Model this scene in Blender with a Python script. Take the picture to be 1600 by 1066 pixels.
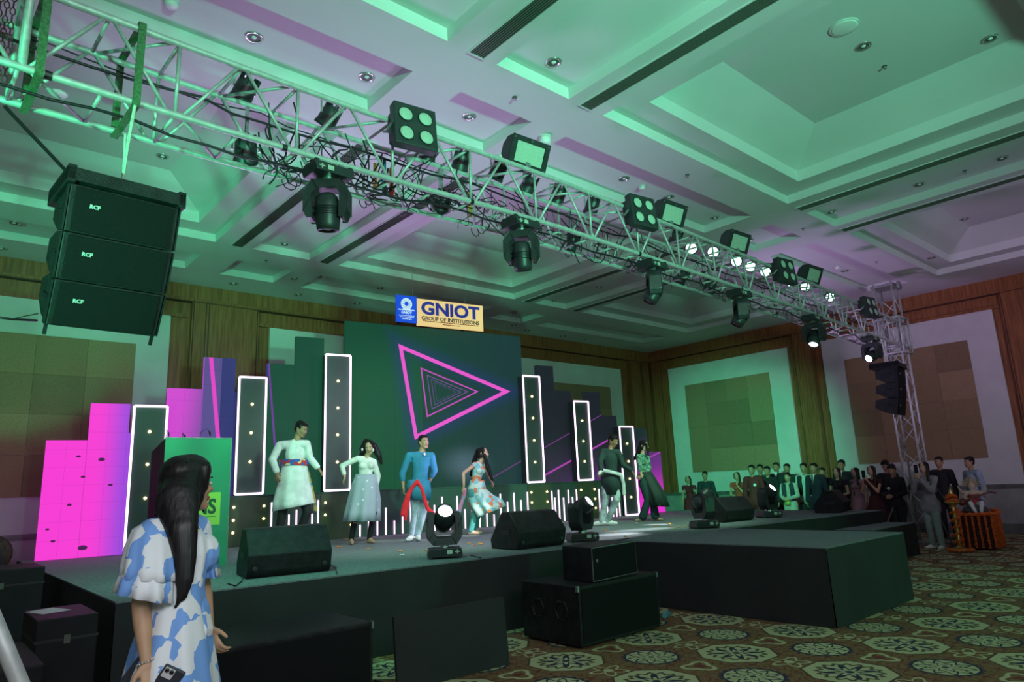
import bpy, bmesh, math, random
from mathutils import Vector, Matrix
for o in list(bpy.data.objects): bpy.data.objects.remove(o)
random.seed(7)
SC = bpy.context.scene
COL = SC.collection
V = Vector
PI = math.pi

# ------------------------------------------------------------------ camera
FPX = 1064.0
YAW, PIT, ROL = math.radians(41.5), math.radians(11.98), math.radians(-2.5)
EYE = V((0, 0, 1.55))
_f = V((math.sin(YAW)*math.cos(PIT), math.cos(YAW)*math.cos(PIT), math.sin(PIT)))
_r = V((math.cos(YAW), -math.sin(YAW), 0))
_u = _r.cross(_f)
RIGHT = _r*math.cos(ROL) + _u*math.sin(ROL)
UP = _u*math.cos(ROL) - _r*math.sin(ROL)
FWD = _f
cd = bpy.data.cameras.new('camera'); cam = bpy.data.objects.new('camera', cd); COL.objects.link(cam)
cd.sensor_width = 36; cd.lens = 36*FPX/1600; cd.clip_start = 0.05; cd.clip_end = 200
m = Matrix.Identity(4)
for i in range(3):
    m[i][0] = RIGHT[i]; m[i][1] = UP[i]; m[i][2] = -FWD[i]; m[i][3] = EYE[i]
cam.matrix_world = m
SC.camera = cam

# ------------------------------------------------------------------ world, light, exposure
SC.view_settings.view_transform = 'Standard'; SC.view_settings.look = 'None'
SC.view_settings.exposure = 0.0; SC.view_settings.gamma = 1.0
SC.view_settings.use_curve_mapping = False
w = bpy.data.worlds.new('hall_air'); SC.world = w; w.use_nodes = True
w.node_tree.nodes['Background'].inputs[0].default_value = (0.52, 0.54, 0.72, 1)
w.node_tree.nodes['Background'].inputs[1].default_value = 0.105

def aim(o, tgt):
    d = V(tgt) - o.location
    o.rotation_euler = d.to_track_quat('-Z', 'Y').to_euler()
def spot(name, loc, tgt, col, power, angle, blend=0.4, size=0.25):
    l = bpy.data.lights.new(name, 'SPOT'); l.energy = power; l.color = col
    l.spot_size = math.radians(angle); l.spot_blend = blend; l.shadow_soft_size = size
    o = bpy.data.objects.new(name, l); o.location = loc; aim(o, tgt); COL.objects.link(o); return o
def area(name, loc, tgt, col, power, sx, sy, spread=180):
    l = bpy.data.lights.new(name, 'AREA'); l.energy = power; l.color = col
    l.shape = 'RECTANGLE'; l.size = sx; l.size_y = sy; l.spread = math.radians(spread)
    o = bpy.data.objects.new(name, l); o.location = loc; aim(o, tgt); COL.objects.link(o); return o
# green-white show lights standing at the back of the hall behind an unseen wall added to cut the beams low, beams passing over the heads
spot('green_hall_light', (0.5, -7.5, 1.6), (7.0, 5.5, 6.0), (0.12, 1.0, 0.48), 3700, 48, 0.8, 0.35)
spot('green_far_light', (1.0, -7.4, 1.6), (5.5, 13.0, 5.9), (0.10, 1.0, 0.48), 3500, 36, 0.7, 0.12)
spot('pale_hall_light', (2.0, -7.3, 1.6), (8.0, 3.2, 6.4), (0.34, 0.97, 0.74), 2700, 58, 1.0, 0.45)
spot('green_left_back_light', (-3.4, 1.5, 1.6), (6.5, 12.8, 6.0), (0.08, 1.0, 0.45), 3400, 38, 0.9, 0.12)
spot('purple_right_wash', (12.5, 8.2, 2.0), (15.0, 5.2, 6.0), (0.74, 0.42, 1.0), 420, 100, 0.9, 0.5)
spot('grey_hall_light', (0.8, -7.3, 2.0), (2.2, 4.5, 6.2), (0.42, 0.82, 0.80), 1000, 60, 0.9, 0.15)
spot('green_side_light', (13.5, -6.0, 2.6), (8.8, 4.0, 0.4), (0.14, 1.0, 0.46), 1000, 48, 0.7, 0.3)
spot('green_wall_light', (8.6, 6.3, 3.9), (19.0, 11.4, 1.7), (0.12, 1.0, 0.52), 3300, 42, 0.9, 0.2)
spot('green_back_wall_light', (-1.6, 2.5, 2.6), (0.9, 14.4, 4.9), (0.08, 1.0, 0.45), 1900, 22, 0.3, 0.1)
spot('mauve_wall_light', (8.0, -3.0, 3.0), (19.0, 5.4, 4.4), (0.82, 0.64, 1.0), 1150, 46, 0.9, 0.4)
spot('purple_ceiling_wash', (6.6, 8.6, 1.5), (5.6, 7.6, 6.0), (0.72, 0.42, 0.98), 430, 105, 0.9, 0.6)
spot('purple_left_wash', (3.3, 9.0, 2.2), (1.8, 5.0, 6.0), (0.74, 0.42, 1.0), 330, 110, 0.9, 0.5)
spot('green_ceiling_wash', (2.2, 9.6, 1.6), (0.6, 11.8, 5.9), (0.08, 1.0, 0.42), 60, 110, 0.8, 0.4)
spot('stage_front_light', (4.6, 5.55, 4.05), (6.0, 9.0, 1.4), (0.60, 1.0, 0.66), 420, 80, 0.8, 0.15)
spot('stage_green_light', (1.9, 5.5, 4.05), (3.4, 8.0, 0.9), (0.20, 1.0, 0.62), 330, 85, 0.8, 0.15)
spot('stage_right_light', (9.2, 5.7, 4.0), (9.9, 8.0, 1.2), (0.50, 1.0, 0.66), 420, 80, 0.8, 0.15)
spot('purple_back_wash', (7.0, 6.0, 4.1), (6.6, 10.6, 0.8), (0.85, 0.30, 1.0), 300, 95, 0.8, 0.2)
for k, (sx, sy, tx_, ty_) in enumerate(((10.9, 5.2, 7.95, 6.8), (12.9, 5.3, 8.75, 7.0), (12.9, 5.3, 7.4, 6.6), (9.0, 5.2, 5.75, 9.5), (6.9, 5.2, 6.9, 9.3), (10.9, 5.2, 9.8, 7.5))):
    spot('beam_pool', (sx, sy+0.55, 3.2), (tx_, ty_, 0.8), (0.9, 0.95, 1.0), 2600 if k < 3 else 1300, 8, 0.8, 0.04)
area('room_fill', (1.5, -4.0, 4.5), (1.0, 2.8, 1.0), (0.95, 0.92, 1.0), 140, 3, 2)
area('near_fill', (-0.4, -0.5, 2.5), (0.8, 2.9, 1.1), (0.92, 0.95, 1.0), 16, 0.8, 0.6, 120)

# ------------------------------------------------------------------ pixel to world helpers
def ray(px, py): return RIGHT*((px-800)/FPX) - UP*((py-533)/FPX) + FWD
def atz(px, py, z):
    d = ray(px, py); return EYE + d*((z-EYE.z)/d.z)
def aty(px, py, y):
    d = ray(px, py); return EYE + d*(y/d.y)
def atx(px, py, x):
    d = ray(px, py); return EYE + d*(x/d.x)
def near(px, py, base, toward=0.0):
    """point on the upright plane through base that faces the camera, then moved toward it"""
    b = V((base[0], base[1], 0)); n = V((-b.x, -b.y, 0)).normalized()
    d = ray(px, py); t = (b - EYE).dot(n)/d.dot(n)
    return EYE + d*t + n*toward

# ------------------------------------------------------------------ node expressions and materials
class NT:
    def __init__(s, t): s.t = t
    def m(s, op, *a):
        n = s.t.nodes.new('ShaderNodeMath'); n.operation = op
        for i, x in enumerate(a):
            x = x.s if isinstance(x, Ex) else x
            if isinstance(x, (int, float)): n.inputs[i].default_value = x
            else: s.t.links.new(x, n.inputs[i])
        return Ex(s, n.outputs[0])
    def coords(s, kind='Object'):
        n = s.t.nodes.new('ShaderNodeTexCoord'); q = s.t.nodes.new('ShaderNodeSeparateXYZ')
        s.t.links.new(n.outputs[kind], q.inputs[0]); s.vec = n.outputs[kind]
        return [Ex(s, q.outputs[i]) for i in range(3)]
    def mix(s, f, a, b):
        n = s.t.nodes.new('ShaderNodeMix'); n.data_type = 'RGBA'
        for k, x in ((0, f), (6, a), (7, b)):
            x = x.s if isinstance(x, Ex) else x
            if isinstance(x, (int, float)): n.inputs[k].default_value = x
            elif isinstance(x, tuple): n.inputs[k].default_value = (*x, 1)[:4]
            else: s.t.links.new(x, n.inputs[k])
        return n.outputs[2]
    def noise(s, scale, detail=2, vec=None, rough=0.5):
        n = s.t.nodes.new('ShaderNodeTexNoise'); n.inputs['Scale'].default_value = scale
        n.inputs['Detail'].default_value = detail; n.inputs['Roughness'].default_value = rough
        if vec is None: s.coords(); vec = s.vec
        s.t.links.new(vec, n.inputs['Vector']); return Ex(s, n.outputs['Fac'])
    def voro(s, scale, vec, out='Distance', dist=None):
        n = s.t.nodes.new('ShaderNodeTexVoronoi'); n.inputs['Scale'].default_value = scale
        if dist: n.distance = dist
        s.t.links.new(vec, n.inputs['Vector']); return n.outputs[out]
    def comb(s, x, y, z):
        n = s.t.nodes.new('ShaderNodeCombineXYZ')
        for i, v in enumerate((x, y, z)):
            v = v.s if isinstance(v, Ex) else v
            if isinstance(v, (int, float)): n.inputs[i].default_value = v
            else: s.t.links.new(v, n.inputs[i])
        return n.outputs[0]
class Ex:
    def __init__(s, nt, sk): s.n = nt; s.s = sk
    def __add__(s, o): return s.n.m('ADD', s, o)
    def __radd__(s, o): return s.n.m('ADD', s, o)
    def __sub__(s, o): return s.n.m('SUBTRACT', s, o)
    def __rsub__(s, o): return s.n.m('SUBTRACT', o, s)
    def __mul__(s, o): return s.n.m('MULTIPLY', s, o)
    def __rmul__(s, o): return s.n.m('MULTIPLY', s, o)
    def __truediv__(s, o): return s.n.m('DIVIDE', s, o)
    def gt(s, o): return s.n.m('GREATER_THAN', s, o)
    def lt(s, o): return s.n.m('LESS_THAN', s, o)
    def abs(s): return s.n.m('ABSOLUTE', s)
    def mx(s, o): return s.n.m('MAXIMUM', s, o)
    def mn(s, o): return s.n.m('MINIMUM', s, o)
    def ramp(s, a, b):
        n = s.n.t.nodes.new('ShaderNodeMapRange'); n.interpolation_type = 'SMOOTHSTEP'
        s.n.t.links.new(s.s, n.inputs[0]); n.inputs[1].default_value = a; n.inputs[2].default_value = b
        return Ex(s.n, n.outputs[0])
def new_mat(name):
    mt = bpy.data.materials.new(name); mt.use_nodes = True
    return mt, mt.node_tree, mt.node_tree.nodes['Principled BSDF']
def mat(name, col, rough=0.6, metal=0.0, emit=None, es=0.0, vary=0.0, vscale=8.0, bump=0.0, bscale=60.0, spec=0.5, alpha=None):
    mt, t, p = new_mat(name)
    p.inputs['Base Color'].default_value = (*col, 1); p.inputs['Roughness'].default_value = rough
    p.inputs['Metallic'].default_value = metal; p.inputs['Specular IOR Level'].default_value = spec
    nt = NT(t)
    if vary:
        f = nt.noise(vscale, 3)
        c = nt.mix(f.ramp(0.3, 0.7), tuple(x*(1-vary) for x in col), tuple(min(1, x*(1+vary)) for x in col))
        t.links.new(c, p.inputs['Base Color'])
    if bump:
        f = nt.noise(bscale, 3); b = t.nodes.new('ShaderNodeBump'); b.inputs['Strength'].default_value = bump
        b.inputs['Distance'].default_value = 0.01
        t.links.new(f.s, b.inputs['Height']); t.links.new(b.outputs[0], p.inputs['Normal'])
    if emit:
        p.inputs['Emission Color'].default_value = (*emit, 1); p.inputs['Emission Strength'].default_value = es
    if alpha is not None:
        p.inputs['Transmission Weight'].default_value = alpha
    return mt

M = {}
M['plaster'] = mat('ceiling_plaster', (0.62, 0.62, 0.62), 0.8, vary=0.03, vscale=0.7)
M['black'] = mat('black_paint', (0.014, 0.015, 0.017), 0.55, vary=0.15, vscale=5, spec=0.2)
M['blackbox'] = mat('scuffed_black_box', (0.016, 0.017, 0.018), 0.5, vary=0.3, vscale=12, bump=0.4, bscale=90, spec=0.22)
M['grille'] = mat('speaker_grille', (0.008, 0.009, 0.010), 0.7, bump=0.5, bscale=300, spec=0.15)
M['skirt'] = mat('black_stage_cloth', (0.020, 0.022, 0.023), 0.85, vary=0.15, vscale=2, bump=0.4, bscale=3)
M['rubber'] = mat('black_rubber_cable', (0.012, 0.012, 0.014), 0.5)
M['alu'] = mat('brushed_aluminium', (0.50, 0.52, 0.51), 0.5, 0.3, vary=0.12, vscale=20)
M['steel'] = mat('dull_steel', (0.4, 0.4, 0.42), 0.4, 0.8, vary=0.2, vscale=25)
M['lampbody'] = mat('lamp_housing', (0.025, 0.03, 0.032), 0.42, vary=0.2, vscale=9)
M['lamplit'] = mat('lit_lamp_lens', (0.8, 0.85, 0.9), 0.2, emit=(0.85, 0.92, 1.0), es=9)
M['lampgreen'] = mat('lit_green_white_lens', (0.6, 0.9, 0.8), 0.2, emit=(0.55, 1.0, 0.8), es=5)
M['lensdark'] = mat('dark_lens', (0.01, 0.012, 0.015), 0.08)
M['reflector'] = mat('frosted_reflector', (0.42, 0.50, 0.42), 0.35, vary=0.08, vscale=60)
M['white'] = mat('white_plastic', (0.75, 0.75, 0.73), 0.4)
M['chrome'] = mat('chrome_bezel', (0.7, 0.7, 0.7), 0.2, 0.9)
M['neon'] = mat('white_pink_neon', (0.9, 0.8, 0.9), 0.4, emit=(1.0, 0.70, 0.98), es=2.4)
M['neonthin'] = mat('pink_neon_stick', (0.9, 0.8, 0.9), 0.4, emit=(1.0, 0.62, 0.95), es=1.9)
M['bulb'] = mat('warm_bulb', (1, 0.9, 0.6), 0.4, emit=(1.0, 0.78, 0.30), es=4.5)
M['towerface'] = mat('neon_tower_face', (0.035, 0.055, 0.05), 0.5, vary=0.1, vscale=3)
M['riser'] = mat('dark_riser_board', (0.035, 0.075, 0.055), 0.35, vary=0.15, vscale=1.5)
M['olive'] = mat('olive_bulb_board', (0.05, 0.065, 0.03), 0.45, vary=0.15, vscale=4)
M['strap'] = mat('green_webbing', (0.06, 0.15, 0.065), 0.8, vary=0.3, vscale=60)
M['rope'] = mat('pale_rope', (0.55, 0.58, 0.5), 0.8, vary=0.2, vscale=80)
M['grime'] = mat('vent_grille_metal', (0.10, 0.11, 0.09), 0.6)
M['marble'] = mat('grey_wainscot_stone', (0.30, 0.30, 0.28), 0.35, vary=0.12, vscale=3)
M['marbledark'] = mat('dark_stone_moulding', (0.13, 0.13, 0.12), 0.4, vary=0.2, vscale=5)
M['wallwhite'] = mat('white_fabric_board', (0.60, 0.60, 0.58), 0.85, vary=0.04, vscale=2, bump=0.2, bscale=200)
M['petal'] = mat('orange_petal', (0.85, 0.25, 0.03), 0.7)
M['marigold'] = mat('marigold_garland', (0.80, 0.14, 0.02), 0.8, vary=0.35, vscale=70, bump=1.0, bscale=120)
M['marigoldy'] = mat('yellow_marigold', (0.75, 0.35, 0.03), 0.8, vary=0.3, vscale=70)
M['brass'] = mat('brass', (0.7, 0.5, 0.15), 0.3, 0.9)
M['paper'] = mat('white_paper', (0.75, 0.72, 0.75), 0.6)
for i, c in enumerate([(0.29, 0.19, 0.105), (0.23, 0.155, 0.085), (0.34, 0.225, 0.125), (0.26, 0.17, 0.095)]):
    M['felt%d' % i] = mat('brown_fabric_tile_%s' % 'abcd'[i], c, 0.9, vary=0.08, vscale=30, bump=0.3, bscale=250)

def wood():
    mt, t, p = new_mat('panelled_wood'); nt = NT(t); x, y, z = nt.coords()
    v = nt.comb(x*14.0, y*14.0, z*0.9)
    n = nt.noise(1.6, 5, v, 0.6)
    c = nt.mix(n.ramp(0.3, 0.72), (0.19, 0.064, 0.022), (0.34, 0.13, 0.042))
    t.links.new(c, p.inputs['Base Color']); p.inputs['Roughness'].default_value = 0.42
    return mt
M['wood'] = wood()
M['wooddark'] = mat('dark_wood_groove', (0.06, 0.022, 0.01), 0.5, vary=0.2, vscale=5)

def stage_carpet():
    mt, t, p = new_mat('grey_stage_carpet'); nt = NT(t)
    a = nt.noise(60, 3); b = nt.noise(1.3, 3)
    c = nt.mix(a.ramp(0.35, 0.65), (0.12, 0.14, 0.145), (0.22, 0.25, 0.255))
    c = nt.mix(b.ramp(0.45, 0.8)*0.35, c, (0.12, 0.13, 0.14))
    t.links.new(c, p.inputs['Base Color']); p.inputs['Roughness'].default_value = 0.8
    return mt
M['carpet'] = stage_carpet()

def floor_carpet():
    mt, t, p = new_mat('medallion_carpet'); nt = NT(t); x, y, z = nt.coords()
    def cell(ox, oy):
        u = nt.m('WRAP', (x-ox), 0.58, -0.58); v = nt.m('WRAP', (y-oy), 0.4975, -0.4975); return u, v
    def polar(u, v):
        r = nt.m('SQRT', u*u+v*v); a = nt.m('ARCTAN2', v, u); return r, a
    u, v = cell(4.6, 2.67); r, a = polar(u, v)
    oc = (u.abs().mx(v.abs())).mx((u.abs()+v.abs())*0.7071)
    u2, v2 = cell(4.6+0.58, 2.67+0.4975); r2, a2 = polar(u2, v2)
    nz = nt.noise(30, 3, nt.vec); nz2 = nt.noise(9, 2, nt.vec)
    col = nt.mix(nz.ramp(0.35, 0.65), (0.16, 0.078, 0.030), (0.25, 0.14, 0.055))
    # rusty red vines and cream scrolls between the medallions
    k1 = nt.m('SINE', x*21.66); k2 = nt.m('SINE', y*25.26)
    vine = (k1*k2 + (nz2-0.5)*2.2).abs()
    col = nt.mix((0.16-vine).ramp(0.0, 0.06), col, (0.17, 0.028, 0.018))
    w3, w4 = cell(4.6+0.58, 2.67); r3, a3 = polar(w3, w4)
    w5, w6 = cell(4.6, 2.67+0.4975); r4, a4 = polar(w5, w6)
    cream = (0.52, 0.49, 0.27); navy = (0.015, 0.018, 0.05)
    scroll = (r3 - 0.115 - nt.m('SINE', a3*3.0)*0.03).abs()
    col = nt.mix((0.026-scroll).ramp(0.0, 0.012), col, cream)
    scroll = (r4 - 0.12 - nt.m('SINE', a4*5.0)*0.045).abs()
    col = nt.mix((0.022-scroll).ramp(0.0, 0.012), col, cream)
    col = nt.mix((0.05-r4).ramp(0.0, 0.01), col, cream)
    col = nt.mix((0.05-r3).ramp(0.0, 0.01), col, (0.17, 0.028, 0.018))
    # octagon
    col = nt.mix((0.345-oc).ramp(0.0, 0.006), col, (0.09, 0.04, 0.02))
    col = nt.mix((0.325-oc).ramp(0.0, 0.006), col, cream)
    pet = (r - 0.225 - nt.m('SINE', a*16.0)*0.022).abs()
    col = nt.mix((0.024-pet).ramp(0.0, 0.008), col, (0.10, 0.075, 0.035))
    star = 0.150 + nt.m('COSINE', a*8.0)*0.065
    col = nt.mix((star-r).ramp(0.0, 0.008), col, navy)
    star = 0.085 + nt.m('COSINE', a*8.0)*0.035
    col = nt.mix((star-r).ramp(0.0, 0.008), col, cream)
    col = nt.mix((0.04-r).ramp(0.0, 0.008), col, navy)
    # rosette
    sc = 0.262 + nt.m('COSINE', a2*20.0)*0.014
    col = nt.mix((sc-r2).ramp(0.0, 0.006), col, navy)
    col = nt.mix((0.228-r2).ramp(0.0, 0.006), col, cream)
    pet = 0.17 + nt.m('COSINE', a2*10.0)*0.035
    col = nt.mix((0.018-(r2-pet).abs()).ramp(0.0, 0.006), col, navy)
    pet = 0.09 + nt.m('COSINE', a2*8.0)*0.03
    col = nt.mix((0.014-(r2-pet).abs()).ramp(0.0, 0.006), col, navy)
    col = nt.mix((0.03-r2).ramp(0.0, 0.006), col, navy)
    fz = nt.noise(70, 2, nt.vec)
    col = nt.mix(fz.ramp(0.55, 0.75)*0.5, col, (0.10, 0.07, 0.035))
    t.links.new(col, p.inputs['Base Color']); p.inputs['Roughness'].default_value = 0.9
    return mt
M['floor'] = floor_carpet()

def led_mat():
    mt, t, p = new_mat('led_picture_green_cast'); nt = NT(t); x, y, z = nt.coords()
    col = nt.mix(x.ramp(4.6, 8.2), (0.004, 0.056, 0.026), (0.010, 0.036, 0.038))  # dark green is reflected hall light, put into the screen's emission colour
    col = nt.mix(z.ramp(4.6, 3.6)*x.lt(6.0)*0.5, col, (0.006, 0.10, 0.035))
    col = nt.mix(x.gt(8.5), col, nt.mix(z.ramp(2.6, 1.6), (0.010, 0.014, 0.020), (0.030, 0.022, 0.050)))
    col = nt.mix(x.lt(4.46), col, (0.006, 0.062, 0.032))
    # left wing
    col = nt.mix(x.lt(3.1), col, (0.030, 0.030, 0.16))
    col = nt.mix(x.lt(2.35), col, (0.10, 0.065, 0.26))
    pk = nt.mix((x-z*0.1).ramp(1.4, 1.95), (0.62, 0.06, 0.62), (0.16, 0.07, 0.34))
    col = nt.mix(x.lt(2.08), col, pk)
    pk = nt.mix(x.ramp(0.62, 1.08), (0.92, 0.045, 0.66), (0.34, 0.07, 0.72))
    col = nt.mix(x.lt(1.3), col, pk)
    for (cx, cz, rr) in ((0.72, 1.62+0.58, .045), (0.5, 1.95, .03), (0.86, 1.82, .03), (0.36, 1.55, .03), (0.2, 1.05, .03), (0.57, 0.93, .06), (0.42, 2.25, .03), (0.12, 1.22, .025)):
        e = nt.m('SQRT', (x-cx)*(x-cx)+(z-cz)*(z-cz)*3.0)
        col = nt.mix(e.lt(rr), col, (0.07, 0.01, 0.08))
    def seg(ax, az, bx, bz):           # distance to a straight line segment
        L = math.hypot(bx-ax, bz-az); ux, uz = (bx-ax)/L, (bz-az)/L
        s = ((x-ax)*ux + (z-az)*uz); d = ((x-ax)*uz - (z-az)*ux).abs()
        return d, s.gt(0.0)*s.lt(L)
    for (q, wd, c) in (((2.17, 3.9, 2.37, 2.3), 0.035, (0.75, 0.05, 0.55)), ((3.10, 3.85, 3.30, 1.9), 0.02, (0.14, 0.04, 0.3)),
                       ((7.97, 1.56, 12.2, 2.18), 0.0, (0, 0, 0)),
                       ((8.6, 1.66, 11.2, 2.72), 0.022, (0.42, 0.05, 0.42)), ((7.5, 1.72, 10.9, 3.25), 0.012, (0.20, 0.04, 0.26)), ((11.6, 2.0, 12.14, 2.18), 0.02, (0.7, 0.08, 0.6))):
        if wd:
            d, k = seg(*q); col = nt.mix((wd-d).ramp(0.0, 0.008)*k, col, c)
    low = (x*0.36 - 1.55 - z)          # purple wedge low on the right wing
    col = nt.mix(low.ramp(0.0, 0.9)*x.gt(8.7)*0.8, col, (0.16, 0.02, 0.26))
    col = nt.mix(z.ramp(2.0, 0.9)*x.gt(10.9), col, (0.75, 0.03, 0.60))
    def tri(P, wd, c, glow=None):
        nonlocal col
        g = None; n = len(P); cx = sum(q[0] for q in P)/n; cz = sum(q[1] for q in P)/n
        for i in range(n):
            (ax, az), (bx, bz) = P[i], P[(i+1) % n]
            L = math.hypot(bx-ax, bz-az); nx, nz = (bz-az)/L, -(bx-ax)/L
            if (cx-ax)*nx + (cz-az)*nz > 0: nx, nz = -nx, -nz
            d = (x*nx + z*nz) - (ax*nx+az*nz)
            g = d if g is None else g.mx(d)
        if glow: col = nt.mix((0.30-g.abs()).ramp(0.0, 0.34)*0.55, col, glow)
        col = nt.mix((wd/2-(g+wd/2).abs()).ramp(0.0, 0.006), col, c)
    col = nt.mix((nt.m('SQRT', (x-6.9)*(x-6.9)+(z-2.0)*(z-2.0)*2.5)*-1.0).ramp(-0.75, 0.0)*0.5, col, (0.12, 0.20, 0.26))
    tri([(5.51, 4.34), (8.03, 3.49), (5.83, 2.48)], 0.082, (0.80, 0.09, 0.60), (0.015, 0.035, 0.14))
    tri([(5.97, 3.90), (7.27, 3.46), (6.09, 2.91)], 0.032, (0.55, 0.07, 0.50))
    tri([(6.10, 3.76), (7.03, 3.45), (6.20, 3.07)], 0.02, (0.22, 0.07, 0.34))
    tri([(6.19, 3.68), (6.88, 3.44), (6.26, 3.15)], 0.018, (0.14, 0.07, 0.26))
    tri([(6.26, 3.62), (6.76, 3.43), (6.31, 3.22)], 0.014, (0.09, 0.06, 0.20))
    # fine cabinet seams
    sm = (nt.m('WRAP', x, 0.258, 0.0).lt(0.003)).mx(nt.m('WRAP', z-0.79, 0.26, 0.0).lt(0.003))
    col = nt.mix(sm*0.35, col, (0.0, 0.0, 0.0))
    t.links.new(col, p.inputs['Emission Color']); p.inputs['Emission Strength'].default_value = 1.0
    p.inputs['Base Color'].default_value = (0.010, 0.012, 0.012, 1); p.inputs['Roughness'].default_value = 0.6; p.inputs['Specular IOR Level'].default_value = 0.15
    return mt
M['led'] = led_mat()

def print_mat(name, a, b, scale, thr=0.5, rough=0.8, c=None, dist=None, stretch=(1, 1, 1)):
    mt, t, p = new_mat(name); nt = NT(t); x, y, z = nt.coords()
    v = nt.comb(x*stretch[0], y*stretch[1], z*stretch[2])
    n = t.nodes.new('ShaderNodeTexVoronoi'); n.inputs['Scale'].default_value = scale
    if dist: n.distance = dist
    t.links.new(v, n.inputs['Vector'])
    q = t.nodes.new('ShaderNodeSeparateColor'); t.links.new(n.outputs['Color'], q.inputs[0])
    col = nt.mix(Ex(nt, q.outputs[0]).gt(thr), a, b)
    if c: col = nt.mix(Ex(nt, q.outputs[1]).gt(0.8), col, c)
    t.links.new(col, p.inputs['Base Color']); p.inputs['Roughness'].default_value = rough
    return mt
def dot_mat(name, base, dot, scale, r, rough=0.7):
    mt, t, p = new_mat(name); nt = NT(t); nt.coords()
    d = Ex(nt, nt.voro(scale, nt.vec))
    col = nt.mix((r-d).ramp(0, 0.05), base, dot)
    t.links.new(col, p.inputs['Base Color']); p.inputs['Roughness'].default_value = rough
    return mt

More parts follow.
